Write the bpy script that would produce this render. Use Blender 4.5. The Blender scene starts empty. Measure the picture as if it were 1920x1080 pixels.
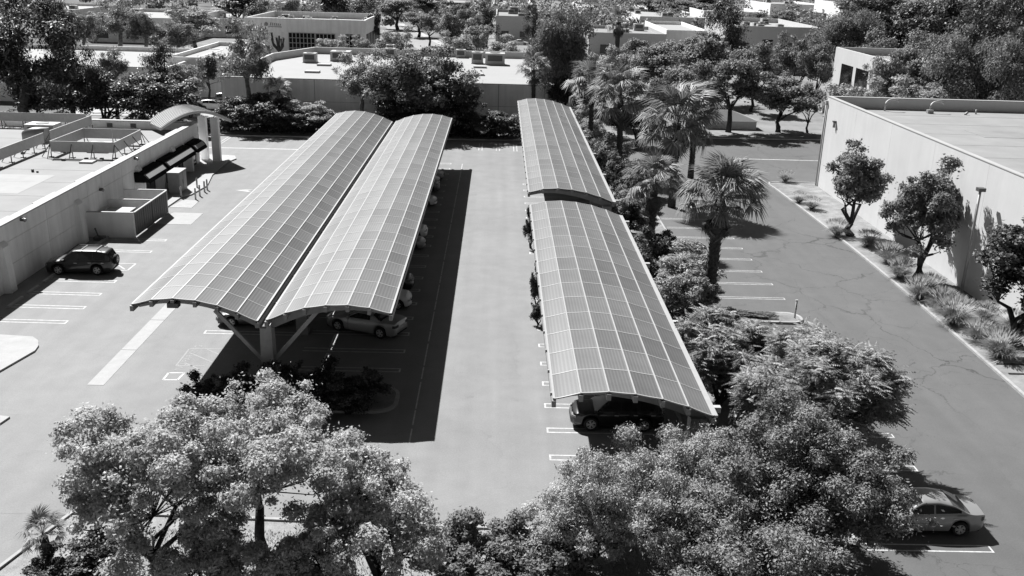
import bpy, math, random
import numpy as np
from mathutils import Vector, Matrix
PI = math.pi
S = bpy.context.scene
COL = S.collection
# ------------------------------------------------------------------ camera
CAMH = 22.5
PITCH, YAW, ROLL, FPX = math.radians(18.782), math.radians(1.158), math.radians(1.669), 1800.0
_f = np.array([math.sin(YAW)*math.cos(PITCH), math.cos(YAW)*math.cos(PITCH), -math.sin(PITCH)])
_r = np.array([math.cos(YAW), -math.sin(YAW), 0.0])
_u = np.cross(_r, _f)
RR = math.cos(ROLL)*_r + math.sin(ROLL)*_u
UU = -math.sin(ROLL)*_r + math.cos(ROLL)*_u
cam = bpy.data.cameras.new('camera'); co = bpy.data.objects.new('camera', cam); COL.objects.link(co)
cam.sensor_width = 36; cam.lens = 36*FPX/1920; cam.clip_end = 4000; cam.clip_start = 0.5
m = Matrix(((RR[0], UU[0], -_f[0], 0), (RR[1], UU[1], -_f[1], 0), (RR[2], UU[2], -_f[2], CAMH), (0, 0, 0, 1)))
co.matrix_world = m
S.camera = co
# ------------------------------------------------------------------ light: black and white picture taken through a red filter
SUN = Vector((-0.48, 0.78, 1.0)).normalized()
elev = math.asin(SUN.z); az = math.atan2(SUN.x, SUN.y)
W = bpy.data.worlds.new('World'); S.world = W; W.use_nodes = True
nt = W.node_tree; nt.nodes.clear()
sky = nt.nodes.new('ShaderNodeTexSky'); sky.sky_type = 'NISHITA'; sky.sun_disc = False
sky.sun_elevation = elev; sky.sun_rotation = az; sky.dust_density = 0.6; sky.air_density = 0.55; sky.ozone_density = 2.0
sep = nt.nodes.new('ShaderNodeSeparateColor'); bg = nt.nodes.new('ShaderNodeBackground'); wo = nt.nodes.new('ShaderNodeOutputWorld')
nt.links.new(sky.outputs[0], sep.inputs[0]); nt.links.new(sep.outputs[0], bg.inputs[0]); bg.inputs[1].default_value = 0.05
nt.links.new(bg.outputs[0], wo.inputs[0])
sl = bpy.data.lights.new('sun', 'SUN'); sl.energy = 5.0; sl.angle = math.radians(0.5); sl.color = (1, 1, 1)
so = bpy.data.objects.new('sun', sl); COL.objects.link(so)
so.rotation_euler = SUN.to_track_quat('Z', 'Y').to_euler()
S.view_settings.view_transform = 'Standard'; S.view_settings.look = 'None'; S.view_settings.gamma = 1
S.view_settings.use_curve_mapping = False
S.view_settings.exposure = 0.96

# ------------------------------------------------------------------ survey helpers (a picture point and one known coordinate give a place)
def _ray(u, v): return (u-960)/FPX*RR - (v-540)/FPX*UU + _f
def ground(u, v, z=0.0):
    d = _ray(u, v); t = (CAMH-z)/-d[2]; return Vector((d[0]*t, d[1]*t, z))
def at(u, v, Y):
    d = _ray(u, v); t = Y/d[1]; return Vector((d[0]*t, Y, CAMH+d[2]*t))
def scale_at(Y): return FPX/(Y*1.03+3)    # px per metre
# ------------------------------------------------------------------ materials (greys: the photograph is black and white)
MATS = {}
def mat(name, v, rough=0.8, var=0.0, nscale=4.0, spec=0.5, metal=0.0, bump=0.0, big=0.0, fine=0.0, coat=0.0, streak=0.0):
    if name in MATS: return MATS[name]
    M = bpy.data.materials.new(name); M.use_nodes = True; t = M.node_tree; N = t.nodes; L = t.links
    b = N['Principled BSDF']; b.inputs['Roughness'].default_value = rough; b.inputs['Metallic'].default_value = metal
    b.inputs['Specular IOR Level'].default_value = spec; b.inputs['Coat Weight'].default_value = coat
    b.inputs['Base Color'].default_value = (v, v, v, 1)
    if var or big or fine:
        tc = N.new('ShaderNodeTexCoord')
        out = None
        def add(sc, amp, det=6, rg=0.6, vec=None):
            nonlocal out
            n = N.new('ShaderNodeTexNoise'); n.inputs['Scale'].default_value = sc; n.inputs['Detail'].default_value = det; n.inputs['Roughness'].default_value = rg
            if vec is None: L.new(tc.outputs['Object'], n.inputs['Vector'])
            else:
                mp = N.new('ShaderNodeMapping'); mp.inputs['Scale'].default_value = vec; L.new(tc.outputs['Object'], mp.inputs['Vector']); L.new(mp.outputs[0], n.inputs['Vector'])
            r = N.new('ShaderNodeMapRange'); r.inputs[1].default_value = 0.3; r.inputs[2].default_value = 0.7
            r.inputs[3].default_value = 1-amp; r.inputs[4].default_value = 1+amp; L.new(n.outputs[0], r.inputs[0])
            if out is None: out = r.outputs[0]
            else:
                mm = N.new('ShaderNodeMath'); mm.operation = 'MULTIPLY'; L.new(out, mm.inputs[0]); L.new(r.outputs[0], mm.inputs[1]); out = mm.outputs[0]
        if var: add(nscale, var)
        if big: add(0.06, big, 3)
        if fine: add(30.0, fine, 2)
        if streak: add(1.0, streak, 4, .6, (1.6, 1.6, .1))
        mm = N.new('ShaderNodeMath'); mm.operation = 'MULTIPLY'; mm.inputs[1].default_value = v; L.new(out, mm.inputs[0])
        L.new(mm.outputs[0], b.inputs['Base Color'])
        if bump:
            bn = N.new('ShaderNodeBump'); bn.inputs['Strength'].default_value = bump; bn.inputs['Distance'].default_value = 0.02
            L.new(out, bn.inputs['Height']); L.new(bn.outputs[0], b.inputs['Normal'])
    MATS[name] = M; return M
def math_node(t, op, a, b=None, c=None):
    n = t.nodes.new('ShaderNodeMath'); n.operation = op
    for i, x in enumerate((a, b, c)):
        if x is None: continue
        if isinstance(x, (int, float)): n.inputs[i].default_value = x
        else: t.links.new(x, n.inputs[i])
    return n.outputs[0]
def asphalt(name, v, cracks, rough=0.75, spec=0.35):
    M = bpy.data.materials.new(name); M.use_nodes = True; t = M.node_tree; N = t.nodes; L = t.links; b = N['Principled BSDF']
    b.inputs['Roughness'].default_value = rough; b.inputs['Specular IOR Level'].default_value = spec
    tc = N.new('ShaderNodeTexCoord').outputs['Object']
    def noise(sc, det, rg=0.6, vec=tc):
        n = N.new('ShaderNodeTexNoise'); n.inputs['Scale'].default_value = sc; n.inputs['Detail'].default_value = det; n.inputs['Roughness'].default_value = rg
        L.new(vec, n.inputs['Vector']); return n
    def rng(x, lo, hi, a=0.3, c=0.7):
        r = N.new('ShaderNodeMapRange'); r.inputs[1].default_value = a; r.inputs[2].default_value = c; r.inputs[3].default_value = lo; r.inputs[4].default_value = hi
        L.new(x, r.inputs[0]); return r.outputs[0]
    big = rng(noise(0.05, 4).outputs[0], 0.9, 1.08); mid = rng(noise(0.7, 6).outputs[0], 0.92, 1.06)
    # worn tyre tracks running along the aisle: noise stretched along Y
    mp = N.new('ShaderNodeMapping'); mp.inputs['Scale'].default_value = (0.9, 0.03, 1); L.new(tc, mp.inputs['Vector'])
    trk = rng(noise(1.0, 3, 0.5, mp.outputs[0]).outputs[0], 0.93, 1.05)
    fin = rng(noise(14, 3, 0.8).outputs[0], 0.86, 1.14); out = math_node(t, 'MULTIPLY', math_node(t, 'MULTIPLY', big, mid), math_node(t, 'MULTIPLY', trk, fin))
    # dark oil drips
    oil = rng(noise(0.33, 5, 0.7).outputs[0], 0, 0.22, 0.66, 0.76); out = math_node(t, 'MULTIPLY', out, math_node(t, 'SUBTRACT', 1.0, oil))
    if cracks:
        w = noise(0.35, 5, 0.65); ad = N.new('ShaderNodeVectorMath'); ad.operation = 'MULTIPLY_ADD'; L.new(w.outputs[1], ad.inputs[0]); ad.inputs[1].default_value = (3.2, 3.2, 0); L.new(tc, ad.inputs[2])
        for sc, wid, dark in ((0.13, 0.006, 0.55), (0.31, 0.006, 0.3)):
            vo = N.new('ShaderNodeTexVoronoi'); vo.feature = 'DISTANCE_TO_EDGE'; vo.inputs['Scale'].default_value = sc; L.new(ad.outputs[0], vo.inputs['Vector'])
            cr = rng(vo.outputs['Distance'], dark, 0.0, wid*0.3, wid*1.6)
            msk = rng(noise(0.09, 2).outputs[0], 0.1, 1.0, 0.42, 0.6)
            out = math_node(t, 'MULTIPLY', out, math_node(t, 'SUBTRACT', 1.0, math_node(t, 'MULTIPLY', cr, math_node(t, 'MULTIPLY', msk, cracks))))
    L.new(math_node(t, 'MULTIPLY', out, v), b.inputs['Base Color'])
    bn = N.new('ShaderNodeBump'); bn.inputs['Strength'].default_value = 0.25; bn.inputs['Distance'].default_value = 0.01; L.new(fin, bn.inputs['Height']); L.new(bn.outputs[0], b.inputs['Normal'])
    MATS[name] = M; return M
def leafmat(name, v, trans=0.25, var=0.45, rough=0.5, spec=0.35):
    M = bpy.data.materials.new(name); M.use_nodes = True; t = M.node_tree; N = t.nodes; L = t.links; b = N['Principled BSDF']
    b.inputs['Roughness'].default_value = rough; b.inputs['Specular IOR Level'].default_value = spec
    g = N.new('ShaderNodeNewGeometry'); tc = N.new('ShaderNodeTexCoord')
    n = N.new('ShaderNodeTexNoise'); n.inputs['Scale'].default_value = 0.9; n.inputs['Detail'].default_value = 3; L.new(tc.outputs['Object'], n.inputs['Vector'])
    a = math_node(t, 'MULTIPLY_ADD', g.outputs['Random Per Island'], 2*var, 1-var)
    c = math_node(t, 'MULTIPLY_ADD', n.outputs[0], 0.9, 0.55)
    col = math_node(t, 'MULTIPLY', math_node(t, 'MULTIPLY', a, c), v)
    L.new(col, b.inputs['Base Color'])
    tr = N.new('ShaderNodeBsdfTranslucent'); L.new(math_node(t, 'MULTIPLY', col, 1.3), tr.inputs[0])
    mx = N.new('ShaderNodeMixShader'); mx.inputs[0].default_value = trans; L.new(b.outputs[0], mx.inputs[1]); L.new(tr.outputs[0], mx.inputs[2])
    L.new(mx.outputs[0], N['Material Output'].inputs[0]); MATS[name] = M; return M

ASPH = asphalt('lot_asphalt', 0.218, 0.14, 0.75, 0.15); ASPR = asphalt('old_asphalt', 0.108, 1.0, 0.62, 0.35); ASPF = asphalt('far_asphalt', 0.2, 0.0, .6, .4)
CONC = mat('concrete', 0.34, 0.85, 0.08, 1.5, 0.3, big=0.06, fine=0.08)
KERB = mat('kerb_concrete', 0.33, 0.85, 0.15, 2.5, 0.3, fine=0.1)
PAINT = mat('line_paint', 0.46, 0.7, 0.3, 3.0, 0.3, fine=0.15)
DIRT = mat('planting_soil', 0.22, 0.95, 0.3, 0.8, 0.1, bump=0.5, big=0.1, fine=0.2)
LAWN = mat('dry_turf', 0.27, 0.95, 0.25, 1.6, 0.1, bump=0.6, big=0.1, fine=0.25)
LAND = mat('land', 0.13, 0.95, 0.35, 0.08, 0.1, fine=0.1)
WALL = mat('painted_tilt_up_wall', 0.78, 0.85, 0.05, 0.6, 0.2, big=0.05, fine=0.05, streak=0.07)
WALLG = mat('grey_wall', 0.78, 0.85, 0.06, 0.6, 0.2, big=0.06, fine=0.08, streak=0.09)
WALLW = mat('white_wall', 0.55, 0.85, 0.04, 0.4, 0.2, fine=0.03, streak=0.03)
ROOF = mat('roof_membrane', 0.24, 0.8, 0.1, 0.35, 0.25, big=0.05, fine=0.05)
ROOFW = mat('white_roof_membrane', 0.3, 0.8, 0.04, 0.35, 0.25, fine=0.03)
COPE = mat('coping', 0.36, 0.7, 0.06, 1.0, 0.3)
GALV = mat('galvanised_metal', 0.3, 0.5, 0.12, 3.0, 0.5, 0.3)
SCRN = mat('screen_panel', 0.45, 0.7, 0.08, 3.0, 0.3, fine=0.08)
WHITE = mat('white_enamel', 0.42, 0.5, 0.05, 2.0)
STEEL = mat('painted_steel', 0.22, 0.55, 0.1, 3.0)
STEELD = mat('dark_steel', 0.08, 0.55, 0.15, 3.0)
BLACK = mat('black_canvas', 0.01, 0.9, spec=0.05)
STRIPE = mat('awning_panel', 0.33, 0.8, 0.1, 4)
GLASS = mat('dark_glass', 0.012, 0.08, spec=0.6)
GLAZE = mat('office_glazing', 0.008, 0.45, spec=0.08)
RUBBER = mat('rubber', 0.012, 0.85)
ALLOY = mat('alloy', 0.5, 0.4, metal=0.15)
DARK = mat('wheel_well', 0.006, 0.9)
BARK = mat('bark', 0.05, 0.95, 0.5, 6.0, 0.1, bump=1.0)
BARKL = mat('pale_bark', 0.2, 0.9, 0.45, 3.0, 0.1, bump=0.6)
PALMT = mat('palm_bark', 0.07, 0.95, 0.5, 8.0, 0.1, bump=1.0)
RED = mat('lamp_lens', 0.06, 0.2); CLEAR = mat('clear_lens', 0.3, 0.1)
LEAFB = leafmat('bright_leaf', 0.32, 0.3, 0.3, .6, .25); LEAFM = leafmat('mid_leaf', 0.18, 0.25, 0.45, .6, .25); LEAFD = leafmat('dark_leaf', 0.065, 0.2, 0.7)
LEAFF = leafmat('fine_leaf', 0.27, 0.25, 0.5); LEAFP = leafmat('palm_leaf', 0.2, 0.2, 0.45, 0.55, 0.3); LEAFE = leafmat('gum_leaf', 0.22, 0.25, 0.6)
GRASSL = leafmat('grass_blade', 0.2, 0.3, 0.35); PLUME = leafmat('grass_plume', 0.34, 0.4, 0.25); DEADL = leafmat('dry_frond', 0.06, 0.1, 0.5)

# ------------------------------------------------------------------ object helpers
def tag(o, label=None, cat=None, group=None, kind=None):
    if label: o['label'] = label
    if cat: o['category'] = cat
    if group: o['group'] = group
    if kind: o['kind'] = kind
    return o
def link(name, me, parent=None, loc=None):
    o = bpy.data.objects.new(name, me); COL.objects.link(o)
    if parent: o.parent = parent
    if loc is not None: o.location = loc
    return o
def empty(name, loc=(0, 0, 0), rz=0.0, label=None, cat=None, group=None):
    o = bpy.data.objects.new(name, None); COL.objects.link(o); o.location = loc; o.rotation_euler = (0, 0, rz); o.empty_display_size = 0.3
    return tag(o, label, cat, group)
class MB:
    def __init__(s): s.v = []; s.f = []; s.sm = []
    def quadstrip(s, rings, closed=True, caps=True, smooth=True):
        b = len(s.v); n = len(rings[0])
        for r in rings: s.v += [tuple(p) for p in r]
        for i in range(len(rings)-1):
            for j in range(n if closed else n-1):
                k = (j+1) % n
                s.f.append((b+i*n+j, b+i*n+k, b+(i+1)*n+k, b+(i+1)*n+j)); s.sm.append(smooth)
        if caps and closed:
            s.f.append(tuple(b+j for j in range(n))[::-1]); s.sm.append(False)
            s.f.append(tuple(b+(len(rings)-1)*n+j for j in range(n))); s.sm.append(False)
        return s
    def box(s, x0, x1, y0, y1, z0, z1):
        b = len(s.v)
        s.v += [(x0, y0, z0), (x1, y0, z0), (x1, y1, z0), (x0, y1, z0), (x0, y0, z1), (x1, y0, z1), (x1, y1, z1), (x0, y1, z1)]
        for q in ((0, 3, 2, 1), (4, 5, 6, 7), (0, 1, 5, 4), (1, 2, 6, 5), (2, 3, 7, 6), (3, 0, 4, 7)): s.f.append(tuple(b+i for i in q)); s.sm.append(False)
        return s
    def prism(s, pts, z0, z1):
        b = len(s.v); n = len(pts)
        s.v += [(p[0], p[1], z0) for p in pts] + [(p[0], p[1], z1) for p in pts]
        s.f.append(tuple(range(b, b+n))[::-1]); s.f.append(tuple(range(b+n, b+2*n))); s.sm += [False, False]
        for i in range(n):
            j = (i+1) % n; s.f.append((b+i, b+j, b+n+j, b+n+i)); s.sm.append(False)
        return s
    def poly(s, pts, z=None):
        b = len(s.v); s.v += [(p[0], p[1], p[2] if z is None else z) for p in pts]; s.f.append(tuple(range(b, b+len(pts)))); s.sm.append(False); return s
    def bar(s, a, c, w, h=None, up=(0, 0, 1)):
        a = Vector(a); c = Vector(c); d = (c-a).normalized(); h = h or w
        x = d.cross(Vector(up)); x = x.normalized() if x.length > 1e-4 else Vector((1, 0, 0)); y = x.cross(d)
        R = lambda p: [p+x*w/2+y*h/2, p-x*w/2+y*h/2, p-x*w/2-y*h/2, p+x*w/2-y*h/2]
        return s.quadstrip([R(a), R(c)], smooth=False)
    def tube(s, pts, rad, n=8):
        rings = []
        for i, p in enumerate(pts):
            p = Vector(p); d = (Vector(pts[min(i+1, len(pts)-1)])-Vector(pts[max(i-1, 0)])).normalized()
            x = d.cross(Vector((0.13, 0.2, 1)) if abs(d.z) < .95 else Vector((1, 0, 0))).normalized(); y = d.cross(x)
            r = rad[i] if hasattr(rad, '__len__') else rad
            rings.append([p+x*r*math.cos(2*PI*k/n)+y*r*math.sin(2*PI*k/n) for k in range(n)])
        return s.quadstrip(rings)
    def cyl(s, a, c, r, n=16, r2=None): return s.tube([a, c], [r, r if r2 is None else r2], n)
    def mesh(s, name, m):
        me = bpy.data.meshes.new(name); me.from_pydata([tuple(v) for v in s.v], [], s.f)
        for q in (m if isinstance(m, (list, tuple)) else [m]): me.materials.append(q)
        me.polygons.foreach_set('use_smooth', s.sm[:len(me.polygons)]); me.update(); return me
    def build(s, name, m, parent=None, loc=None): return link(name, s.mesh(name, m), parent, loc)
def struct(o): o['kind'] = 'structure'; return o
def sheet(name, pts, z, m): return struct(MB().poly(pts, z).build(name, m))
def rrect(x0, x1, y0, y1, r, n=6):
    P = []
    for cx, cy, a in ((x1-r, y1-r, 0), (x0+r, y1-r, 90), (x0+r, y0+r, 180), (x1-r, y0+r, 270)):
        for k in range(n+1):
            t = math.radians(a+90*k/n); P.append((cx+r*math.cos(t), cy+r*math.sin(t)))
    return P
def kerbline(name, pts, w=0.16, h=0.13):
    b = MB()
    P = [Vector((p[0], p[1], 0)) for p in pts]
    rings = []
    for i, p in enumerate(P):
        d = (P[min(i+1, len(P)-1)]-P[max(i-1, 0)]).normalized(); x = Vector((-d.y, d.x, 0))*w/2
        rings.append([p-x, p+x, p+x+Vector((0, 0, h)), p-x+Vector((0, 0, h))])
    b.quadstrip(rings, smooth=False); return struct(b.build(name, KERB))
def rect(x0, x1, y0, y1): return [(x0, y0), (x1, y0), (x1, y1), (x0, y1)]

# ------------------------------------------------------------------ ground
sheet('ground', rect(-1500, 1500, -60, 2500), -0.02, LAND)
sheet('parking_lot', [(-33.6, 35.3), (-14, 35.3), (-2, 34.8), (5, 34.6), (9.9, 34.6), (9.9, 127), (-60, 125), (-60, 109), (-33.6, 109)], 0.0, ASPH)
sheet('side_parking_lot', [(15.3, 20), (31, 20), (31, 100), (60, 104.5), (60, 133.6), (9.9, 131), (9.9, 114), (15.3, 106)], 0.004, ASPR)
sheet('lawn', [(-30, 15), (12, 15), (12, 34.6), (-2, 34.7), (-14, 35.2), (-17.4, 35.2), (-19.4, 28), (-21, 15)], 0.05, LAWN)
sheet('driveway', [(-60, 10), (-21, 10), (-18, 35.4), (-33.6, 35.4), (-33.6, 70), (-60, 70)], -0.004, ASPH)
sheet('planting_strip', [(9.9, 34), (15.3, 34), (15.3, 106), (9.9, 114)], 0.06, DIRT)
kerbline('kerb', [(9.9, 34), (9.9, 114), (15.3, 106), (15.3, 56), (15.3, 34)])
kerbline('kerb', [(-19.6, 28), (-17.5, 35.3), (-14, 35.3), (-2, 34.8), (9.9, 34.5)])
sheet('back_planting', [(-60, 125.2), (9.9, 127.2), (30, 132.5), (60, 134), (60, 139), (-60, 138)], 0.05, DIRT)
kerbline('kerb', [(-60, 124.0), (-35, 125.0), (3, 126.7), (30.1, 132.4), (60, 134.2)], 0.2, 0.15)
KX = [(60, 104.9), (31.5, 104.6), (30.3, 104.3), (30.0, 103.0)] + [(30.1+0.55*math.sin((103-y)/55*PI), y) for y in range(101, 14, -4)]
kerbline('kerb', KX, 0.2, 0.14)
sheet('wall_bed', [(60, 104.8)]+KX[1:]+[(60, 15)], 0.07, DIRT)
# concrete pads, gutter strip and walks
gs = MB()
for i in range(9):
    y0 = 48.1+i*5.02; gs.box(-22.05, -21.15, y0, y0+4.98, 0.0, 0.012)
struct(gs.build('concrete_gutter', CONC))
pl = [ground(0, 630), ground(62, 634), ground(72, 641), ground(73, 650), ground(66, 660), ground(0, 698)]
pl = [(p.x, p.y) for p in pl]+[(-40, pl[-1].y), (-40, pl[0].y)]
struct(MB().prism(pl[::-1], 0, 0.11).build('raised_walk', CONC))
p2 = [ground(0, 782), ground(19, 784), ground(0, 797)]
struct(MB().prism([(p.x, p.y) for p in p2][::-1], 0, 0.1).build('raised_walk', CONC))
struct(MB().prism([(-30.2, 81.3), (-26.5, 81.3), (-26.6, 85.3), (-29.3, 85.3)], -0.01, 0.015).build('concrete_pad', CONC))
struct(MB().prism([(-30.3, 87.2), (-28.2, 87.1), (-28.3, 90.0), (-29.9, 90.2)], -0.01, 0.02).build('concrete_ramp', CONC))
struct(MB().prism([(-33.5, 86), (-30.4, 86), (-30.3, 91), (-29.7, 92), (-29.3, 96), (-30.2, 101), (-30.4, 108), (-30.0, 110), (-30.6, 111.6), (-33, 112), (-36, 111), (-37, 106.5), (-33.5, 106.5)], 0, 0.13).build('entrance_walk', CONC))
# painted markings
def hairpin(x0, x1, y, gap=0.46, w=0.095, close='r', z=0.004, slope=0.0, name='parking_line'):
    b = MB(); X = lambda x, yy: (x, yy+(x-x1)*slope)
    def ln(xa, xb, ya, yb): b.poly([X(xa, ya), X(xb, ya), X(xb, yb), X(xa, yb)], z)
    for s in (-1, 1): ln(x0, x1, y+s*gap/2-w/2, y+s*gap/2+w/2)
    if close == 'r': ln(x1, x1+w, y-gap/2-w/2, y+gap/2+w/2)
    else: ln(x0-w, x0, y-gap/2-w/2, y+gap/2+w/2)
    return struct(b.build(name, PAINT))
for u, v in ((123, 604), (157, 577), (187, 552), (215, 528), (282, 472), (310, 450.5)):
    g = ground(u, v); hairpin(-31.9, g.x, g.y, slope=-0.014)
b = MB(); g = ground(255, 495)  # hatched access aisle end
for a, c in (((213, 494), (255, 494)), ((213, 507), (239, 507)), ((239, 507), (255, 494)), ((222, 497), (234, 505))):
    A = ground(*a); C = ground(*c); b.bar((A.x, A.y, 0.0), (C.x, C.y, 0.0), 0.1, 0.008)
struct(b.build('parking_line', PAINT))
for k in range(22): hairpin(-11.4, -5.35, 50.95+2.84*k, close='r')
for k in range(-1, 20):
    if k >= 0: hairpin(-17.95, -12.0, 56.25+2.84*k, close='l')
for k in range(24):
    if not 69 < 35.6+2.84*k < 73: hairpin(2.95, 9.3, 41.0+2.84*(k-2), close='l')
for k, y in enumerate((65.1, 68.4, 71.5, 74.7, 77.9, 81.0, 84.2, 87.4)): hairpin(15.6, 20.95, y, 0.34, w=.07, z=0.008)
for x1, y in ((20.6, 57.3), (20.8, 33.95), (20.4, 40.6), (20.6, 37.3), (20.6, 44)): hairpin(15.6, x1, y, 0.44, w=.075, z=0.008)
b = MB()
for y0, y1 in ((50.4, 53.3), (53.6, 54.1), (54.3, 56.4), (58.5, 61), (61.5, 64)): b.poly(rect(-9.93, -9.63, y0, y1), 0.004)
struct(b.build('pavement_line', PAINT))  # broken pale strip running lengthwise through the stalls
b = MB()
for k in range(36): b.poly(rect(-4.0, -3.93, 42.2+1.9*k, 43.7+1.9*k+(k % 3)*.2), 0.0045)
struct(b.build('pavement_line', PAINT))  # row of thin pale dashes just outside the stall ends
b = MB()
for k in range(9):
    x = -46+k*2.8 if k < 5 else -4.5+(k-5)*2.2
    b.poly(rect(x, x+.09, 119.5 if k < 5 else 119.3, 124.3), 0.004); b.poly(rect(x+.4, x+.49, 119.5 if k < 5 else 119.3, 124.3), 0.004)
struct(b.build('parking_line', PAINT))
sheet('pavement_line', [(-37, 116.6), (-19, 116.9), (-19, 117.2), (-37, 116.9)], 0.004, PAINT)
sheet('pavement_line', [(30, 118), (47, 118), (47, 118.25), (30, 118.25)], 0.008, PAINT)
# hatched access aisle on the left lane with its worn stencil, and the end of a stall marking
FAINT = mat('faint_paint', 0.255, 0.8, 0.1, 3)
def gbar(b, p, q, w): p = ground(*p); q = ground(*q); b.bar((p.x, p.y, 0.0), (q.x, q.y, 0.0), w, 0.008)
b = MB()
for p, q in (((330, 686), (355, 654)), ((355, 654), (436, 654)), ((330, 686), (384, 686)), ((346, 680), (372, 692)), ((362, 664), (402, 681)), ((388, 655), (412, 665))): gbar(b, p, q, 0.09)
struct(b.build('aisle_marking', FAINT))
b = MB()
for p, q in (((306, 712), (316, 699)), ((316, 699), (346, 699)), ((306, 712), (333, 712)), ((333, 712), (346, 699))): gbar(b, p, q, 0.12)
struct(b.build('parking_line', PAINT))
def lettering(text, size, m, M, name, parent=None, align='CENTER'):
    cu = bpy.data.curves.new('lettering', 'FONT'); cu.body = text; cu.size = size; cu.align_x = align; cu.align_y = 'CENTER'
    tmp = bpy.data.objects.new('lettering_source', cu); COL.objects.link(tmp); bpy.context.view_layer.update()
    me = bpy.data.meshes.new_from_object(tmp.evaluated_get(bpy.context.evaluated_depsgraph_get())); bpy.data.objects.remove(tmp); me.materials.clear(); me.materials.append(m)
    o = link(name, me, parent); o.matrix_local = M; return o
p = ground(345, 679); q = ground(361, 661); ang = math.atan2(q.y-p.y, q.x-p.x)
struct(lettering('NO PARKING', 0.62, FAINT, Matrix.Translation(((p.x+q.x)/2+.05, (p.y+q.y)/2, .005)) @ Matrix.Rotation(ang, 4, 'Z'), 'pavement_lettering'))
b = MB(); g = ground(457, 357)
b.poly([(g.x-.8, g.y+.0), (g.x+.9, g.y+.5), (g.x+.3, g.y), (g.x+.9, g.y-.6)], 0.004)
struct(b.build('lane_arrow', PAINT))

# ------------------------------------------------------------------ solar carports
def panelmat():
    M = bpy.data.materials.new('solar_laminate'); M.use_nodes = True; t = M.node_tree; N = t.nodes; L = t.links; b = N['Principled BSDF']
    uv = N.new('ShaderNodeUVMap'); sp = N.new('ShaderNodeSeparateXYZ'); L.new(uv.outputs[0], sp.inputs[0])
    oi = N.new('ShaderNodeObjectInfo')
    # cell strings: narrow dark strips along the length, broken by cell joints
    fx = math_node(t, 'FRACT', math_node(t, 'MULTIPLY', sp.outputs[0], 7.0)); sx = math_node(t, 'LESS_THAN', fx, 0.55)
    fy = math_node(t, 'FRACT', math_node(t, 'MULTIPLY', sp.outputs[1], 16.0)); sy = math_node(t, 'GREATER_THAN', fy, 0.16)
    cell = math_node(t, 'MULTIPLY', sx, sy)
    n = N.new('ShaderNodeTexNoise'); n.inputs['Scale'].default_value = 0.5; tc = N.new('ShaderNodeTexCoord'); L.new(tc.outputs['Object'], n.inputs['Vector'])
    base = math_node(t, 'MULTIPLY_ADD', cell, -0.035, 0.14)
    rv = math_node(t, 'MULTIPLY', math_node(t, 'MULTIPLY_ADD', oi.outputs['Random'], 0.3, 0.85), math_node(t, 'MULTIPLY_ADD', n.outputs[0], 0.5, 0.75))
    L.new(math_node(t, 'MULTIPLY', base, rv), b.inputs['Base Color'])
    b.inputs['Roughness'].default_value = 0.45; b.inputs['Specular IOR Level'].default_value = 0.45
    b.inputs['Coat Weight'].default_value = 0.12; b.inputs['Coat Roughness'].default_value = 0.25
    return M
PANEL = panelmat(); RAIL = mat('panel_rail', 0.33, 0.5, 0.05, 2.0)
def spline(P, t):   # Catmull-Rom through the measured arc
    i = min(int(t), len(P)-2); f = t-i
    p0 = P[max(i-1, 0)]; p1 = P[i]; p2 = P[i+1]; p3 = P[min(i+2, len(P)-1)]
    return [0.5*((2*p1[k])+(-p0[k]+p2[k])*f+(2*p0[k]-5*p1[k]+4*p2[k]-p3[k])*f*f+(-p0[k]+3*p1[k]-3*p2[k]+p3[k])*f**3) for k in (0, 1)]
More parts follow.
